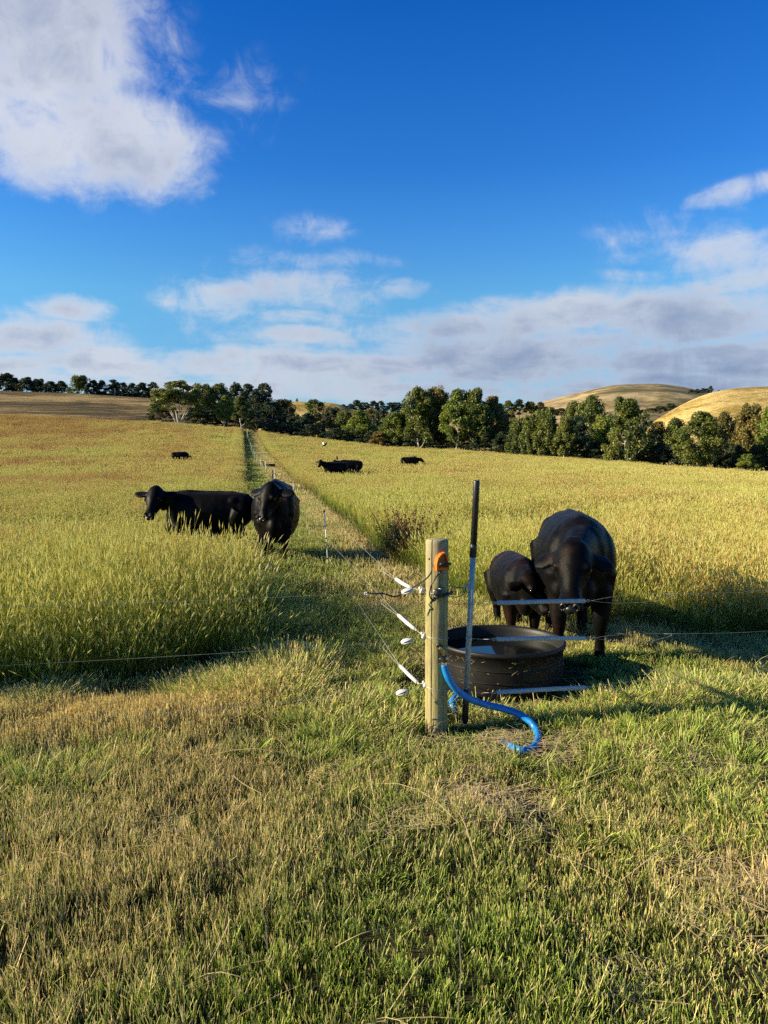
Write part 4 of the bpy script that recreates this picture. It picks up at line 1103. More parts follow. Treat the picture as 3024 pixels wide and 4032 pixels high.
# left pair
yA = 13.25
cow('cow', (-3.10, yA, tz(-3.10, yA)-.07), R(182), .955, 'black cow standing side-on in the long grass, head turned to the camera',
    poll=(.84, .20, 1.30), muz=(.88, .53, .92), hs=1.18, width=.95, deep=1.02, ear_droop=-.15, ear_back=.1)
yB = 13.05
cow('cow', (-1.84, yB-.15, tz(-1.84, yB-.15)), face(.10, -1), 1.055, 'stocky black cow standing on the mown strip facing the camera',
    poll=(1.0, -.02, 1.20), muz=(1.18, -.14, .80), hs=1.12, width=1.06, deep=1.2, ear_droop=.05, ear_back=.1, tagcol=M_TAGR, feet={'fl': (.05, -.02), 'fr': (-.05, .02), 'rl': (.0, -.05), 'rr': (.1, .05)}, legs=1.1)
# right pair at the trough
cow('cow', (1.70, 6.76, tz(1.70, 6.76)-.02), face(-.13, -1), .975, 'large black cow hanging her head over the far rim of the trough',
    poll=(.96, -.12, 1.06), muz=(1.24, -.17, .68), hs=1.10, width=.99, deep=.98, hips=1.2, ear_droop=.5, ear_back=.35, ear_len=.78, feet={'fl': (.0, .02), 'fr': (.02, -.02)}, legs=1.05)
cow('calf', (1.29, 7.34, tz(1.29, 7.34)), face(.03, -1), .665, 'small dark brown-black calf nuzzling the large cow behind the trough',
    poll=(.95, -.06, 1.10), muz=(1.16, .16, .72), hs=1.15, width=1.0, deep=1.0, coat=COATB, ear_droop=.1, cat='calf', legs=1.15)
# far cattle, standing deep in the grass
def far_cow(px, d, ang, sc_, lab, **k):
    x = (px-1512)/FP*d; cow('cow', (x, d, tz(x, d)), ang, sc_, lab, detail=False, voxel=.03, **k)
far_cow(1375, 49, R(178), 1.0, 'far black cow side-on with a bird on its back, right one of the far pair', poll=(.90, .1, 1.22), muz=(1.15, .2, .9))
far_cow(1318, 47.5, R(205), .95, 'far black cow with raised head and ears out, left one of the far pair', poll=(.98, .05, 1.36), muz=(1.18, .25, 1.02), hs=1.1, ear_droop=-.1)
far_cow(1615, 66, R(4), .95, 'far black cow walking right through the grass with a bird on its shoulders', poll=(.95, 0, 1.12), muz=(1.3, .1, .85), ear_droop=-.9)
far_cow(713, 68, R(10), .92, 'lone far black cow grazing in the left paddock with only its back showing', poll=(1.0, 0, .75), muz=(1.2, 0, .4))

# birds
M_FEB = plain('black_feathers', (.01, .01, .012), .5, .4); M_FEW = plain('white_feathers', (.7, .7, .68), .6, .3)
def bird(px, py, d, rz, label, flying=False, s=1.0):
    p = P(px, py, d); e = empty('bird', p, label, 'bird', rz=rz); e.scale = (s,)*3
    def body(bm):
        tube_into(bm, [(-.24, 0, -.07), (-.14, 0, -.03), (-.08, 0, 0), (0, 0, .03), (.06, 0, .08), (.10, 0, .13), (.13, 0, .14)], [.018, .03, .05, .062, .05, .036, .02], 10)
    link('body', bm_mesh('body', body), M_FEB, e)
    link('beak', bm_mesh('beak', lambda bm: tube_into(bm, [(.125, 0, .14), (.165, 0, .138), (.19, 0, .132)], [.013, .009, .002], 8)), M_FEW, e)
    for q in (-1, 1):
        def wing(bm, q=q):
            if flying:
                vs = [(.06, q*.03, .05), (.09, q*.18, .16), (.02, q*.36, .25), (-.07, q*.30, .18), (-.10, q*.12, .07)]
            else:
                vs = [(.05, q*.055, .07), (.0, q*.066, .05), (-.15, q*.04, -.035), (-.16, q*.03, -.06), (.0, q*.062, -.01)]
            a = [bm.verts.new(v) for v in vs]; b = [bm.verts.new(Vector(v)+Vector((0, 0, -.008 if flying else 0))+Vector((0, 0 if flying else q*.008, 0))) for v in vs]
            bm.faces.new(a); bm.faces.new(b[::-1])
            for i in range(5): bm.faces.new((a[i], a[(i+1) % 5], b[(i+1) % 5], b[i]))
        link('wing', bm_mesh('wing', wing), M_FEW if flying and q == 1 else M_FEB, e)
    if not flying:
        for q in (-1, 1): link('leg', bm_mesh('leg', lambda bm, q=q: tube_into(bm, [(.0, q*.02, -.02), (.005, q*.02, -.1)], .006, 6)), M_FEB, e)
bird(1327, 1806, 49, R(100), 'small dark bird perched on the back of the right cow of the far pair')
bird(1632, 1799, 66, R(150), 'dark bird perched on the shoulders of the far cow walking right')
bird(1280, 1754, 80, R(30), 'black and white bird flying low over the grass with raised wings', True, 1.5)

# ================================================================== strainer post and gate
POST = P(1717, 2900, 4.78); POST.z = tz(POST.x, POST.y)
PX0, PY0 = POST.x, POST.y
PR = .071
def wood_mat():
    m, nt, out = mat('treated_pine')
    tc = nt.nodes.new('ShaderNodeTexCoord'); o = tc.outputs['Object']
    mp = mnode(nt, 'ShaderNodeMapping', ins={'Scale': (1, 1, .10)}); nt.links.new(o, mp.inputs[0])
    f = noise_n(nt, mp.outputs[0], 42, 6, .65, .3); g2 = noise_n(nt, mp.outputs[0], 12, 4, .6, .8); h = noise_n(nt, o, 5, 4, .6)
    c = ramp(nt, f, [(0.30, (.08, .06, .025)), (0.42, (.22, .18, .075)), (0.58, (.33, .29, .13)), (0.78, (.44, .40, .22))])
    c2 = ramp(nt, g2, [(0.35, (.20, .22, .09)), (0.5, (.32, .28, .13)), (0.65, (.26, .23, .14))])
    c = mixc(nt, .45, c, c2)
    k = mnode(nt, 'ShaderNodeMapRange', ins={0: h, 1: .50, 2: .66, 3: 0, 4: .7}).outputs[0]
    c = mixc(nt, k, c, (.17, .135, .085))
    sp = nt.nodes.new('ShaderNodeSeparateXYZ'); nt.links.new(o, sp.inputs[0])
    kz = mnode(nt, 'ShaderNodeMapRange', ins={0: sp.outputs[2], 1: .95, 2: 1.25, 3: 0, 4: .5}).outputs[0]
    c = mixc(nt, kz, c, (.28, .245, .18))
    b = mnode(nt, 'ShaderNodeBsdfPrincipled', ins={'Base Color': c, 'Roughness': .85, 'Specular IOR Level': .15})
    bn = mnode(nt, 'ShaderNodeBump', ins={'Strength': 1.0, 'Distance': .006, 'Height': f}); nt.links.new(bn.outputs[0], b.inputs['Normal'])
    nt.links.new(b.outputs[0], out.inputs[0]); return m
M_WOOD = wood_mat()
M_BLK = plain('black_plastic', (.012, .012, .013), .38, .5, var=.3, scale=60, bump=.1)
M_WHT = plain('white_plastic', (.56, .56, .53), .38, .5, var=.06, scale=30, wear=((.45, .42, .34), .62, 30))
M_ORG = plain('orange_plastic', (.62, .13, .006), .45, .4, var=.12, scale=30, wear=((.45, .12, .02), .63, 40))
M_STEEL = plain('galvanised_steel', (.36, .39, .37), .5, .4, metal=.1, var=.25, scale=18, wear=((.22, .24, .24), .6, 14))
M_GREY = plain('grey_spring_tube', (.36, .39, .39), .55, .3, var=.12, scale=30)
M_WIRE = plain('bright_wire', (.36, .36, .33), .4, .5, metal=.3, var=.1)
M_BRASS = plain('brass', (.42, .30, .12), .35, .5, metal=.8, var=.25, scale=50)
M_CLAMP = plain('stainless_clamp', (.6, .6, .6), .25, .5, metal=.9, var=.1)
M_BLUE = plain('blue_hose', (.008, .17, .47), .38, .45, var=.14, scale=30)
def ring_pt(ang, z, r=PR, dr=0.0):
    """a point on the post's surface; ang 0 = facing the camera, positive to the right"""
    return Vector((PX0+(r+dr)*math.sin(ang), PY0-(r+dr)*math.cos(ang), z))
def build_post():
    e = empty('fence_post', (PX0, PY0, POST.z), 'round pine strainer post with a long crack, holding wires and an orange switch', 'post')
    crack = [(-.50, .0045, .020), (.62, .003, .012)]
    angs = list(np.linspace(-math.pi, math.pi, 60, endpoint=False))
    for c, w, d in crack:
        angs += [c-.045, c-.022, c, c+.022, c+.045]
    angs = sorted(angs)
    zs = list(np.linspace(-.3, 1.235, 110)); V = []
    for z in zs+[1.247, 1.251]:
        for a in angs:
            r = PR*(1.0+.03*float(vnoise(a*1.2, z*2, 2))-.02) + .0012*float(vnoise(a*9, z*5, 4))
            if z > 1.24: r -= (.003 if z < 1.25 else .010)
            for j, (c, w, d) in enumerate(crack):
                cc = c+.05*(float(vnoise(z*6, 3.3+j, 5))-.5)*.5
                if j == 1 and z > .95: continue
                if abs(a-c) < .03 and (j == 1 or z > -.1):
                    r -= d*(1-abs(a-c)/.03)*(1 if z > .25 else .5)
            V.append((r*math.sin(a), -r*math.cos(a), z))
    n = len(angs); m_ = len(zs)+2
    F = []
    for i in range(m_-1):
        for k in range(n): F.append((i*n+k, i*n+(k+1) % n, (i+1)*n+(k+1) % n, (i+1)*n+k))
    # sawn top
    me = bpy.data.meshes.new('shaft')
    tops = len(V); V.append((0, 0, 1.249))
    FF = [list(f) for f in F]+[[(m_-1)*n+k, (m_-1)*n+(k+1) % n, tops] for k in range(n)]
    me.from_pydata(V, [], FF); me.update()
    link('shaft', me, M_WOOD, e)
    def hole(bm):
        v = Vector((PR*math.sin(-.80), -PR*math.cos(-.80), 1.13)); ell_into(bm, v, (.0055, .0055, .008))
    link('nail_hole', bm_mesh('nail_hole', hole), plain('hole', (.01, .008, .006), .9, .05), e)
build_post()

def at_post(px, py, dy=0.0): return P(px, py, PY0-PR+dy)
# orange switch
def build_switch():
    c = ring_pt(.30, 1.105, dr=.004); e = empty('cut_out_switch', c, 'orange D-shaped electric fence switch screwed near the top of the pine post', 'switch', rz=.30)
    out = [(-.044, -.055), (-.044, -.012), (-.036, .022), (-.012, .050), (.010, .058), (.020, .050), (.036, -.01), (.042, -.055)]
    inn = [(-.030, -.050), (-.030, -.010), (-.022, .018), (-.003, .040), (.010, .046), (.015, .042), (.030, -.012), (.036, -.050)]
    def shell(bm):
        def ringv(pts, y): return [bm.verts.new((x, y, z)) for x, z in pts]
        a = ringv(out, .012); b = ringv(out, -.030); b2 = ringv([(x*.97, z*.97) for x, z in out], -.034); c_ = ringv(inn, -.034); d = ringv(inn, -.014); n = len(out)
        for p, q in ((a, b), (b, b2), (b2, c_), (c_, d)):
            for k in range(n): bm.faces.new((p[k], p[(k+1) % n], q[(k+1) % n], q[k]))
        bm.faces.new(d[::-1]); bm.faces.new(a)
        box_into(bm, (.003, -.024, -.044), (.066, .020, .016), bevel=.003)
    link('housing', bm_mesh('housing', shell), M_ORG, e, smooth=False)
    def knob(bm):
        tube_into(bm, [(-.028, -.036, -.016), (-.018, -.042, -.013), (.0, -.045, -.014), (.030, -.045, -.014), (.044, -.04, -.015)], [.004, .009, .0115, .0115, .009], 12)
    link('lever', bm_mesh('lever', knob), M_BLK, e)
build_switch()
def cable(name, pts, rad, m, label, cat, group=None, n=6, seg=8):
    o = tube(name, spline(pts, n), rad, m, seg=seg); return tag(o, label, cat, group)
q = lambda px, py, dy=-.02: at_post(px, py, dy)
cable('cable', [q(1701, 2222, .0), q(1700, 2240), q(1695, 2258, -.03), q(1678, 2279, -.04), q(1645, 2302, -.03), q(1615, 2319, -.02), q(1590, 2327, -.015), q(1566, 2333, -.01)], .0045, M_BLK,
      'black insulated cable curving from the orange switch to the top white insulator', 'cable')
cable('cable', [q(1747, 2232, .01), q(1742, 2243), q(1722, 2266), q(1706, 2290, -.025), q(1697, 2310), q(1692, 2332, -.02), q(1694, 2352, -.02), q(1706, 2366, -.02), q(1716, 2362, -.02)], .0042, M_BLK,
      'black cable hanging from the right corner of the orange switch to the clamp below', 'cable')
cable('cable', [q(1578, 2342, .0), q(1562, 2348), q(1548, 2349), q(1528, 2343), q(1505, 2337), q(1480, 2338), q(1456, 2336), q(1446, 2335)], .0052, M_BLK,
      'thick black cable end running left from the top white insulator', 'cable')
cable('cable', [q(1640, 2262, .06), q(1632, 2268, .05), q(1605, 2285, .05), q(1618, 2268, .07), q(1640, 2258, .08), q(1668, 2276, .1)], .0022, M_BLK, 'thin curled wire tail left of the post above the insulator', 'cable')
# wire joint on the left cable
def knot(c, r, n, name, m, label, cat):
    rd = random.Random(int(abs(c.x*1000)))
    def f(bm):
        for i in range(n):
            a = rd.uniform(0, 6.28); d = Vector((math.cos(a)*r*.7, rd.uniform(-.5, .5)*r, math.sin(a)*r*.7))
            ell_into(bm, c+d, (r*.55, r*.45, r*.5), Euler((a, 0, a)), 10, 8)
        tube_into(bm, [c+Vector((math.cos(t)*r, math.sin(t*2)*r*.3, math.sin(t)*r)) for t in [i*.6 for i in range(11)]], r*.16, 6)
    return tag(link(name, bm_mesh(name, f), m), label, cat)
knot(q(1441, 2336), .010, 4, 'wire_clamp', M_WHT, 'small pale joint where the thick black cable ends left of the post', 'clamp')
# black corner bracket/insulator on the face of the post
def bracket():
    c = ring_pt(.02, .905, dr=.012); e = empty('insulator_bracket', c, 'black plastic insulator bracket strapped to the front of the pine post', 'insulator')
    def f(bm):
        ell_into(bm, (0, -.004, 0), (.030, .020, .032)); ell_into(bm, (.012, -.006, .028), (.017, .016, .014)); ell_into(bm, (-.014, -.008, -.020), (.016, .016, .016))
        tube_into(bm, [(-.01, -.004, .02), (-.024, -.012, .0), (-.02, -.01, -.028)], .007, 8)
        tube_into(bm, [(.0, .0, -.014), (.035, .004, -.018), (.07, .030, -.012), (.082, .05, -.008)], [.012, .011, .010, .009], 10)
    link('body', bm_mesh('body', f), M_BLK, e)
    def s(bm):
        ell_into(bm, (.014, -.021, .030), (.006, .004, .006)); ell_into(bm, (-.014, -.023, -.020), (.0055, .004, .0055)); ell_into(bm, (-.024, -.014, .012), (.005, .004, .012))
    link('screw', bm_mesh('screw', s), M_CLAMP, e)
bracket()
knot(ring_pt(1.35, .895, dr=.022), .013, 5, 'knot', M_BLK, 'black knotted cord at the right side of the pine post', 'knot')
# straps tied round the post
def strap(z, label, tilt=0.0, r=.0022):
    pts = [ring_pt(a, z+tilt*math.sin(a), dr=.003) for a in np.linspace(-math.pi, math.pi, 33)]
    tag(tube('wire_tie', pts, r, M_WIRE, seg=6), label, 'wire tie')
strap(.895, 'white cord tied round the pine post at the black bracket', -.008, .003)
strap(.612, 'pale wire tied round the pine post above the brass tap', -.010)
strap(.285, 'pale wire tied round the pine post near its foot', -.014, .0026)

# white pinlock-type insulators at the left side of the post
for (px, py, lab) in ((1661, 2322, 'topmost white insulator on the left side of the pine post'), (1669, 2500, 'middle white insulator on the left side of the pine post'), (1675, 2692, 'lowest white insulator on the left side of the pine post')):
    c = P(px, py, PY0-.005)
    def f(bm, c=c):
        ell_into(bm, c, (.016, .020, .018)); ell_into(bm, c+Vector((-.012, -.004, .010)), (.010, .012, .011)); ell_into(bm, c+Vector((-.006, -.008, -.014)), (.010, .010, .009))
        tube_into(bm, [c+Vector((.02, 0, 0)), c+Vector((.03, 0, -.002))], .010, 8)
    tag(link('insulator', bm_mesh('insulator', f), M_WHT), lab, 'insulator', 'white insulators on the left side of the post')

# egg insulators
for (px, py, dy, lab) in ((1603, 2328, .0, 'top white egg insulator left of the post, black cable threaded through it'), (1601, 2525, 0, 'middle white egg insulator hanging left of the post'), (1582, 2726, 0, 'lowest white egg insulator left of the foot of the post')):
    c = P(px, py, 4.68-.02)
    e = empty('egg_insulator', c, lab, 'insulator', 'white egg insulators on the side fence wires'); e.rotation_euler = (0, R(-9), R(8))
    def f(bm):
        ell_into(bm, (0, 0, 0), (.038, .024, .0185), u=28, v=18)
        for v in bm.verts:                                   # a groove pressed across the front
            if v.co.y < 0:
                t = abs(v.co.z-.10*v.co.x)
                if t < .006: v.co.y += .010*(1-t/.006)
    link('shell', bm_mesh('shell', f), M_WHT, e)
    def g_(bm):
        tube_into(bm, spline([(-.034, -.008, -.005), (-.012, -.023, -.008), (.014, -.025, -.002), (.035, -.012, .008), (.030, -.014, .013), (.010, -.024, .009), (-.02, -.022, .003), (-.034, -.008, -.005)], 4), .0042, 8)
    link('groove_rim', bm_mesh('groove_rim', g_), M_WHT, e)

# left front wires
WL = [(2392, 2350, 2330, 1576), (2622, 2560, 2525, 1578), (2853, 2767, 2727, 1558)]
for i, (yl, ym, yr, xr) in enumerate(WL):
    a = P(0, yl, 4.22); b = P(-1400, yl+80, 3.0); c = P(xr, yr, 4.66)
    pts = [b, a, a.lerp(c, .5)+Vector((0, 0, -.006)), c, ring_pt(-1.2, (.905, .612, .285)[i])]
    cable('fence_wire', pts, .0009, M_WIRE, ('top', 'middle', 'bottom')[i]+' wire of the fence running left across the picture from the post', 'wire', 'wires running left from the post', n=3, seg=5)

# gate: pole with hook, cord loops, three spring tubes, looped wires
def pole():
    b = P(1829, 2872, 4.84); t = P(1877, 1891, 4.83)
    b.z = tz(b.x, b.y)
    def at(py):
        k = (py-2860)/(1891-2860); z = P(1829+(1877-1829)*k, py, 4.835).z; return b.lerp(t, (z-b.z)/(t.z-b.z))
    e = empty('gate_pole', b, 'upright galvanised steel gate pole with a black plastic grip just right of the post', 'pole')
    L_ = lambda v: v-b
    def f(bm): tube_into(bm, [L_(at(2730)), L_(at(2180))], .0178, 20)
    link('shaft', bm_mesh('shaft', f), M_STEEL, e)
    def g_(bm):
        tube_into(bm, [L_(at(2148)), L_(at(1898)), L_(at(1891))], [.0208, .0208, .019], 20)
    link('grip', bm_mesh('grip', g_), M_BLK, e)
    link('collar', bm_mesh('collar', lambda bm: tube_into(bm, [L_(at(2194)), L_(at(2192)), L_(at(2146)), L_(at(2143))], [.021, .0228, .0228, .0215], 20)), M_BLK, e)
    def s(bm): tube_into(bm, [L_(at(2850)), L_(at(2840)), L_(at(2720)), L_(at(2714))], [.014, .0215, .0215, .0195], 16)
    link('foot', bm_mesh('foot', s), M_BLK, e)
    for py in (2374, 2515):
        link('ferrule', bm_mesh('ferrule', lambda bm, py=py: tube_into(bm, [L_(at(py+8)), L_(at(py-6))], .0198, 20)), M_STEEL, e)
    # hook plate
    h = at(2312); 
    def hk(bm):
        o2 = [(-.012, .026), (-.030, .022), (-.048, .006), (-.055, -.006), (-.050, -.018), (-.042, -.022), (-.036, -.018), (-.040, -.010), (-.034, -.002), (-.024, -.002), (-.018, -.008), (-.012, -.022)]
        o = L_(h)
        A = [bm.verts.new(o+Vector((x, -.004, z))) for x, z in o2]; B = [bm.verts.new(o+Vector((x, .004, z))) for x, z in o2]
        bm.faces.new(A); bm.faces.new(B[::-1])
        for i in range(len(o2)): bm.faces.new((A[i], A[(i+1) % len(o2)], B[(i+1) % len(o2)], B[i]))
    link('hook', bm_mesh('hook', hk), M_STEEL, e, smooth=False)
    return at
AT = pole()
hk = AT(2312)+Vector((-.044, 0, -.010))
cable('cord', [ring_pt(1.0, .945, dr=.004), P(1772, 2307, 4.80), P(1800, 2313, 4.86), hk+Vector((0, 0, .004)), hk+Vector((.006, 0, -.012)), P(1825, 2338, 4.88), P(1812, 2348, 4.86), P(1790, 2351, 4.83), P(1768, 2349, 4.80)], .0026, M_BLK,
      'thin black cord loop from the post to the hook on the steel pole', 'cord')
GT = [(2374, 2366, 2362, 2340, 2651, 2320), (2517, 2513, 2512, 2497, 2643, 2480), (2727, 2707, 2706, 2680, 2635, 2660)]
for i, (yl, yr, yw, ylp, xlp, yend) in enumerate(GT):
    nm = ('top', 'middle', 'bottom')[i]
    a = P(1950, yl, 4.86); b = P(2310, yr, 5.00)
    e = empty('gate_spring', a, nm+' grey spring tube of the wire gate right of the steel pole', 'spring', 'grey gate spring tubes')
    d = b-a
    def f(bm):
        tube_into(bm, [d*.02, d*.5+Vector((0, 0, .002)), d*.98], .0145, 16)
    link('sleeve', bm_mesh('sleeve', f), M_GREY, e)
    for k in (0, 1):
        def hk_(bm, k=k):
            s = -1 if k == 0 else 1; o = d*(.015 if k == 0 else .985); u = d.normalized()
            tube_into(bm, spline([o, o+u*s*.018+Vector((0, 0, .007)), o+u*s*.034, o+u*s*.018-Vector((0, 0, .007)), o], 3), .0028, 8)
        link('end_loop', bm_mesh('end_loop', hk_), M_WIRE, e)
    cable('gate_wire', [AT(yl-2)+Vector((.015, 0, 0)), P(1900, yl+(0 if i else -1), 4.95), a-d*.04], .0016, M_WIRE, 'short '+nm+' wire tying the steel pole to the '+nm+' grey spring tube', 'wire', 'short gate wires at the pole', n=3, seg=5)
    lp = P(xlp, ylp, 5.16)
    up = [b+d.normalized()*.03, P(2450, (yw+ylp)/2-6, 5.07), lp+Vector((-.06, 0, .004)), lp, lp+Vector((-.01, 0, -.014)), P(xlp-50, ylp+20, 5.14), P(xlp-100, ylp+30, 5.11), P(2420, yr+9, 5.06), b+d.normalized()*.03]
    cable('gate_wire', up, .0012, M_WIRE, nm+' doubled wire loop on the right-hand end of the '+nm+' grey spring tube', 'wire', 'doubled gate wire loops', n=5, seg=5)
    cable('fence_wire', [lp+Vector((-.05, 0, .002)), P(2860, ylp+(yend-ylp)*.5+4, 5.25), P(3024, yend+4, 5.32), P(3500, yend-30, 5.6), P(5200, yend-80, 6.9)], .0009, M_WIRE,
          nm+' fence wire running to the right edge from the gate loops', 'wire', 'wires running right from the gate', n=3, seg=5)

# side fence wires with white spring tubes at the post, running away along the strip
SP = [((1561, 2281), (1617, 2314), (1661, 2322), 2018, 2283), ((1571, 2424), (1633, 2476), (1669, 2500), 2112, 2428), ((1578, 2624), (1642, 2686), (1675, 2692), 2196, 2628)]
FP1 = G(1293, 2228)
FENCE = []
M_PWHT = plain('white_rod', (.72, .72, .68), .5, .4, var=.08)
fp_px = [(1293, 2228, 2008, None), (1156, 2010, 1920, None), (1081, 1925, 1856, None), (1046, 1868, 1824, None), (1027, 1855, 1808, None), (1012, 1826, 1794, None), (1004, 1813, 1783, None), (997, 1800, 1772, None),
         (990, 1784, 1757, None), (987, 1768, 1744, None), (981, 1750, 1727, None), (977, 1732, 1712, None)]
tops = []
for i, (px, py, pt, _) in enumerate(fp_px):
    b = G(px, py)
    h = .92
    lean = Vector((-.065 if i == 0 else .0, 0, 0))
    lab = ['nearest thin white fence rod beside the strip, black clips on it', 'thin white fence rod half hidden behind the ear of the cow on the strip', 'thin white fence rod just above the back of the cow on the strip', 'thin white fence rod left of the middle-distance trough', 'thin white fence rod beside the black pipe loop'][i] if i < 5 else 'tiny white fence rod in the far line along the strip'
    e = empty('fence_rod', b, lab, 'fence rod', 'white fence rods along the strip')
    r = .008 if i < 2 else .011
    def f(bm): tube_into(bm, [(0, 0, -.1), (lean.x*.5, 0, h*.5), (lean.x, 0, h)], r, 10)
    link('rod', bm_mesh('rod', f), M_PWHT, e)
    if i < 3:
        for k, z in enumerate((.885, .45, .12)):
            def c_(bm, z=z):
                box_into(bm, (lean.x*z/h, -.004, z), (.030, .022, .022), bevel=.004)
                tube_into(bm, [(lean.x*z/h-.02, 0, z), (lean.x*z/h+.02, 0, z)], .006, 8)
            link('clip', bm_mesh('clip', c_), M_BLK, e, smooth=False)
    tops.append((b, lean, h))
for i, (s0, s1, ins, yp, _) in enumerate(SP):
    nm = ('top', 'middle', 'bottom')[i]; z = (.885, .45, .12)[i]
    b0, ln, h = tops[0]
    far = b0+Vector((ln.x*z/h+.012, 0, z))
    ip = P(ins[0]-6, ins[1], PY0-.01)
    dirv = (far-ip)
    # depth from the line between the post and the first rod
    def on(px):
        k = 0
        for _ in range(30):
            p = ip+dirv*k; 
            u = 1512+FP*(p.x/ray_y(p)); 
            k += (u-px)/900
        return ip+dirv*k
    def ray_y(p):
        c, s = math.cos(PITCH), math.sin(PITCH); return p.y*c-(p.z-EYE)*s
    A, B = P(s0[0], s0[1], PY0+.02+.30), P(s1[0], s1[1], PY0+.07)
    e = empty('spring_tube', B, nm+' white spring tube on the side fence wire left of the post', 'spring', 'white spring tubes beside the post')
    d = A-B
    def f(bm):
        tube_into(bm, [Vector((0, 0, 0)), d*.5+Vector((0, 0, -.003)), d], .0125, 16)
    link('sleeve', bm_mesh('sleeve', f), M_WHT if i < 2 else M_GREY if False else M_WHT, e)
    for k in (0, 1):
        def hk_(bm, k=k):
            s = -1 if k == 0 else 1; o = d*k; u = d.normalized()
            tube_into(bm, spline([o, o+u*s*.014+Vector((0, 0, .006)), o+u*s*.028, o+u*s*.014-Vector((0, 0, .006)), o], 3), .0026, 8)
        link('end_loop', bm_mesh('end_loop', hk_), M_WIRE, e)
    tag(tube('wire_tie', [B-d.normalized()*.02, ip], .002, M_WIRE, seg=6), 'short wire joining the '+nm+' white spring tube to its insulator on the post', 'wire')
    pts = [A+d.normalized()*.02, A.lerp(far, .5)+Vector((0, 0, -.008)), far]
    for (b, l2, h2) in tops[1:]:
        pts.append(b+Vector((.02, 0, z)))
    cable('fence_wire', pts, .0012, M_WIRE, nm+' wire of the fence running away along the strip', 'wire', 'wires running away along the strip', n=3, seg=5)
    # doubled-back tail of the wire
    m1 = A.lerp(far, .10); 
    cable('wire_tail', [A+d.normalized()*.01+Vector((-.004, 0, -.004)), A.lerp(m1, .5)+Vector((-.012, 0, -.018)), m1+Vector((-.02, 0, -.03)), m1+Vector((-.012, 0, -.008)), m1+Vector((0, 0, .002))], .0018, M_WIRE, 'twisted wire tail just beyond the '+nm+' white spring tube', 'wire', None, n=4, seg=6)

# ---- tap, pipe and hose
def tap():
    c = P(1742, 2560, PY0-PR-.012); e = empty('water_tap', c, 'brass water fitting with black flange and silver clamp on the post, feeding the blue hose', 'tap')
    L_ = lambda px, py, dy=0: P(px, py, c.y+dy)-c
    def fl(bm):
        box_into(bm, L_(1730, 2544, .008), (.040, .014, .030), Euler((0, R(35), 0)), bevel=.004); ell_into(bm, L_(1729, 2536, .0), (.006, .006, .006))
    link('flange', bm_mesh('flange', fl), M_BLK, e)
    link('elbow', bm_mesh('elbow', lambda bm: (tube_into(bm, spline([L_(1731, 2556, .01), L_(1738, 2556, -.006), L_(1744, 2568, -.008), L_(1746, 2582, -.004)], 3), [.013]*10, 12), tube_into(bm, [L_(1738, 2551, -.02), L_(1739, 2560, -.02)], .010, 6))), M_BRASS, e)
    link('nut', bm_mesh('nut', lambda bm: tube_into(bm, [L_(1746, 2582, 0), L_(1747, 2604, 0)], .0195, 8)), M_BLK, e, smooth=False)
    def cl(bm):
        tube_into(bm, [L_(1749, 2607, .0), L_(1750, 2622, .0)], .0185, 16); box_into(bm, L_(1760, 2592, -.012), (.018, .012, .015), bevel=.002); box_into(bm, L_(1733, 2614, -.006), (.016, .006, .005)); box_into(bm, L_(1733, 2594, -.006), (.014, .008, .010), bevel=.002)
        box_into(bm, L_(1748, 2614, -.02), (.020, .006, .012), bevel=.001)
    link('hose_clamp', bm_mesh('hose_clamp', cl), M_CLAMP, e, smooth=False)
tap()
hb = [(1750, 2618, 4.70), (1756, 2645, 4.70), (1769, 2676, 4.70), (1800, 2718, 4.72), (1853, 2753, 4.76), (1916, 2775, 4.80), (1980, 2790, 4.82), (2043, 2812, 4.80), (2088, 2842, 4.76), (2113, 2876, 4.70), (2119, 2908, 4.66),
      (2104, 2940, 4.62), (2072, 2955, 4.62), (2030, 2948, 4.66)]
pts = [P(*h) for h in hb[:-4]]+[G(h[0], h[1]+14)+Vector((0, 0, .022)) for h in hb[-4:]]
for p in pts: p.z = max(p.z, tz(p.x, p.y)+.020)
for (x, y) in ((.70, 4.82), (.62, 4.98), (.50, 5.06)):
    pts.append(Vector((x, y, tz(x, y)-.045)))
pts += [P(1790, 2800, 5.12), P(1780, 2768, 5.16), P(1798, 2742, 5.26), P(1835, 2738, 5.40)]
hose = tube('hose', spline(pts, 8), .0225, M_BLUE, seg=16)
tag(hose, 'bright blue ribbed hose curling from the brass tap across the grass to the trough', 'hose')
pp = [P(1748, 2585, PY0-.035), P(1744, 2640, PY0-.025), P(1744, 2760, PY0-.02), P(1746, 2905, PY0-.03)]
pp[-1].z = tz(pp[-1].x, pp[-1].y)-.08
tag(tube('water_pipe', spline(pp, 5), .0155, M_BLK, seg=14), 'black poly pipe rising from the ground on the right side of the post', 'pipe')

# ---- trough
def rubber():
    m, nt, out = mat('black_rubber')
    tc = nt.nodes.new('ShaderNodeTexCoord'); o = tc.outputs['Object']
    f = noise_n(nt, o, 5, 6, .65); f2 = noise_n(nt, o, 40, 5, .7)
    c = ramp(nt, f, [(0.3, (.005, .005, .005)), (0.7, (.014, .0135, .012))])
    k = mnode(nt, 'ShaderNodeMapRange', ins={0: f2, 1: .58, 2: .75, 3: 0, 4: .5}).outputs[0]
    c = mixc(nt, k, c, (.04, .037, .028))
    b = mnode(nt, 'ShaderNodeBsdfPrincipled', ins={'Base Color': c, 'Roughness': .5, 'Specular IOR Level': .28})
    bn = mnode(nt, 'ShaderNodeBump', ins={'Strength': .3, 'Distance': .004, 'Height': f2}); nt.links.new(bn.outputs[0], b.inputs['Normal'])
    nt.links.new(b.outputs[0], out.inputs[0]); return m
M_RUB = rubber()
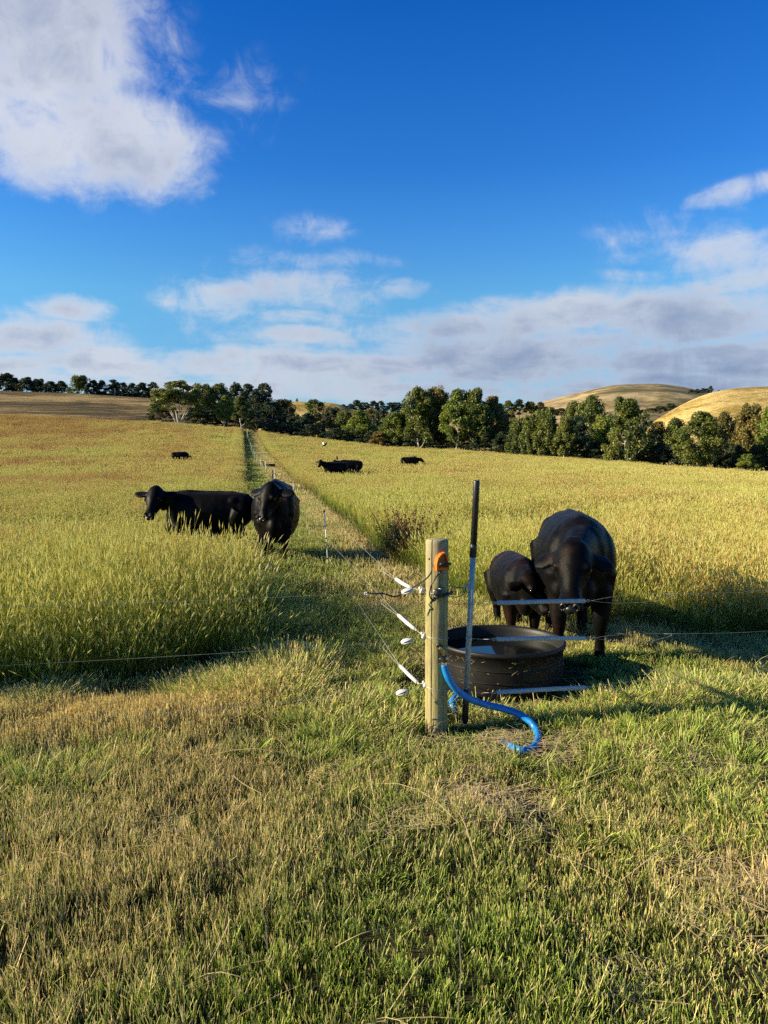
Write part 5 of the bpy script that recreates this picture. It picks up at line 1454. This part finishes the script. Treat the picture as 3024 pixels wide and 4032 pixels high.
def water_m():
    m, nt, out = mat('trough_water')
    tc = nt.nodes.new('ShaderNodeTexCoord'); f = noise_n(nt, tc.outputs['Object'], 3, 2, .4)
    b = mnode(nt, 'ShaderNodeBsdfPrincipled', ins={'Base Color': (.004, .006, .006, 1), 'Roughness': .02, 'IOR': 1.33, 'Specular IOR Level': .5})
    bn = mnode(nt, 'ShaderNodeBump', ins={'Strength': .12, 'Distance': .01, 'Height': f}); nt.links.new(bn.outputs[0], b.inputs['Normal'])
    nt.links.new(b.outputs[0], out.inputs[0]); return m
def trough(loc, label, sc_=1.0, water=.250):
    e = empty('water_trough', loc, label, 'trough', 'round black water troughs'); e.scale = (sc_,)*3
    def w(bm):
        prof = [(.001, -.01), (.452, -.01), (.462, .0), (.468, .10), (.474, .22), (.480, .30), (.492, .305), (.497, .318), (.496, .332), (.489, .340), (.478, .338), (.468, .325), (.462, .30), (.455, .15), (.445, .02), (.001, .015)]
        lathe_into(bm, prof, 96)
    link('tub', bm_mesh('tub', w), M_RUB, e)
    def rb(bm):
        for z in (.115, .205):
            pts = [(math.cos(a)*(.4705+z*.03), math.sin(a)*(.4705+z*.03), z) for a in np.linspace(0, 2*math.pi, 97)]
            tube_into(bm, pts, .004, 6, cap=False)
    link('hoop', bm_mesh('hoop', rb), M_RUB, e)
    o = link('water', bm_mesh('water', lambda bm: bmesh.ops.create_circle(bm, cap_ends=True, segments=96, radius=.4605, matrix=Matrix.Translation((0, 0, water)))), water_m(), e)
    return e
TRC = (.905, 5.83, tz(.9, 5.4)+.02)
T1 = trough(TRC, 'round black water trough beside the post, cattle drinking from it')
g1 = G(1064, 1840); T2 = copy_tree(T1); T2.location = g1; T2.scale = (39/FP*g1.y/.99,)*3; T2['label'] = 'middle-distance black trough on the strip above the cow facing the camera'
g2 = G(984, 1719); T3 = copy_tree(T1); T3.location = g2; T3.scale = (max(.5, 13/FP*g2.y/.99),)*3; T3['label'] = 'tiny black trough at the far end of the mown strip'
# straw stuck on the trough wall
rd = random.Random(3)
def stuck(bm):
    for i in range(42):
        a = R(270)+rd.uniform(-1.25, 1.0); z = .30-abs(rd.gauss(0, .05)) if rd.random() < .7 else rd.uniform(.04, .28)
        l = rd.uniform(.006, .03); t = rd.uniform(-.9, .9); r = .4800
        p = [Vector((TRC[0]+r*math.cos(a+l*math.cos(t)*k/.48), TRC[1]+r*math.sin(a+l*math.cos(t)*k/.48), TRC[2]+z+l*math.sin(t)*k)) for k in (-1, 0, 1)]
        tube_into(bm, p, rd.uniform(.0006, .0014), 4)
tag(link('straw_on_trough', bm_mesh('straw_on_trough', stuck), M_STRAW), 'scraps of straw stuck to the outside of the near trough', 'straw', kind='stuff')
# black loop of pipe by the far trough, dark stake, far posts
c = G(1031, 1846); s = c.y
tag(tube('pipe_loop', [c+Vector((math.cos(a)*.16, 0, .32+math.sin(a)*.34)) for a in np.linspace(0, 6.283, 17)], .035, M_BLK, seg=8), 'black loop of pipe standing left of the middle-distance trough', 'pipe')
b = G(1073, 1890); e = empty('stake', b, 'short dark wooden stake with a black insulator above the cow on the strip', 'stake')
link('shaft', bm_mesh('shaft', lambda bm: tube_into(bm, [(0, 0, -.1), (0, 0, .5), (.01, 0, .62)], [.06, .055, .05], 10)), M_BARKD, e)
link('insulator', bm_mesh('insulator', lambda bm: tube_into(bm, [(-.02, -.07, .40), (.12, -.07, .41), (.22, -.07, .39)], .035, 8)), M_BLK, e)
b = G(975, 1730); hh = 41/FP*b.y
e = empty('fence_post', b, 'brown strainer post at the far end of the mown strip', 'post')
link('shaft', bm_mesh('shaft', lambda bm: tube_into(bm, [(0, 0, -.2), (0, 0, hh)], .09, 12)), M_WOOD, e)
link('insulator', bm_mesh('insulator', lambda bm: tube_into(bm, [(-.1, -.1, hh*.6), (.3, -.12, hh*.6)], .06, 8)), M_BLK, e)
for i, (px, lab) in enumerate(((425, 'left one of three tiny wooden posts on the left crest'), (474, 'middle one of three tiny wooden posts on the left crest'), (522, 'right one of three tiny wooden posts on the left crest'))):
    b = P(px, 1672-i, 151); b.z -= .3
    e = empty('fence_post', b, lab, 'post', 'three wooden posts on the left crest')
    link('shaft', bm_mesh('shaft', lambda bm: tube_into(bm, [(0, 0, -.6), (0, 0, .85), (0, 0, .9)], [.12, .12, .1], 8)), M_BARKD, e)

# ---- dock plant behind the post, dark and enlarged to stand in for cow shadow
def dock(x, y, n, h, label, seed):
    rd = random.Random(seed); z = tz(x, y); e = empty('dock_plant', (x, y, z), label, 'plant')
    M_DOCK = plain('dock_seed', (.085, .045, .025), .8, .1, var=.4, scale=20)
    def st(bm):
        for i in range(n):
            a = rd.uniform(0, 6.28); r = rd.uniform(0, .30); l = rd.uniform(.6, 1)*h; o = Vector((math.cos(a)*r*.5, math.sin(a)*r*.5, 0)); tip = o+Vector((math.cos(a)*r*1.5, math.sin(a)*r*1.1, l))
            tube_into(bm, [o, o.lerp(tip, .5)+Vector((0, 0, .03)), tip], [.005, .004, .002], 4)
            TIPS.append((o, tip))
    TIPS = []
    link('stem', bm_mesh('stem', st), M_DOCK, e)
    def sd(bm):
        for o, tip in TIPS:
            for k in range(26):
                t = rd.uniform(.35, 1.02); p = o.lerp(tip, t)+Vector((rd.gauss(0, .016), rd.gauss(0, .016), rd.gauss(0, .01)))
                bmesh.ops.create_icosphere(bm, subdivisions=1, radius=rd.uniform(.006, .014), matrix=Matrix.Translation(p))
    link('seed_head', bm_mesh('seed_head', sd), M_DOCK, e, smooth=False)
    L_ = leaf_mat('dock_leaf', (.08, .09, .02), (.12, .09, .03), (.16, .08, .03))
    def lf(bm):
        for k in range(60):
            a = rd.uniform(0, 6.28); r = rd.uniform(.05, .35); zz = rd.uniform(.05, h*.55); p = Vector((math.cos(a)*r, math.sin(a)*r, zz)); d = Vector((math.cos(a), math.sin(a), rd.uniform(-.3, .8))).normalized()*rd.uniform(.06, .14); s_ = Vector((-math.sin(a), math.cos(a), 0))*rd.uniform(.012, .03)
            v = [bm.verts.new(p), bm.verts.new(p+d*.5+s_), bm.verts.new(p+d), bm.verts.new(p+d*.5-s_)]; bm.faces.new(v)
    link('foliage', bm_mesh('foliage', lf), L_, e)
dock(.34, 12.15, 55, 1.0, 'dark brown seeding dock plant, enlarged to stand in for cow shadow at the tall grass edge behind the post', 5)

# ---- a few single grass stems in front of the cattle on the strip edge
def stems():
    rd = random.Random(9)
    for i in range(15):
        x = rd.uniform(-1.55, -1.0)-.1; y = rd.uniform(7.0, 8.6); x = path_left(y)+rd.uniform(-.15, .10); z = tz(x, y); h = rd.uniform(.62, .95); dx = rd.uniform(.02, .30)
        a = Vector((x, y, z)); b = a+Vector((dx, rd.uniform(-.1, .1), h)); m_ = a.lerp(b, .55)+Vector((-dx*.18, 0, .02))
        e = empty('grass_stem', a, 'single tall seeding grass stem leaning out over the edge of the mown strip', 'grass stem', 'single tall stems at the strip edge')
        link('stem', bm_mesh('stem', lambda bm: tube_into(bm, spline([a-a, m_-a, b-a], 4), .0014, 5)), MS1, e)
        d = (b-m_).normalized()
        def hd(bm): tube_into(bm, [b-a, b-a+d*.015, b-a+d*.04, b-a+d*rd.uniform(.065, .09)], [.0015, .0055, .0045, .001], 6)
        link('seed_head', bm_mesh('seed_head', hd), MS2, e)
MS1 = plain('stem_green', (.30, .30, .09), .6, .2); MS2 = plain('stem_seed', (.62, .52, .30), .8, .1)
stems()
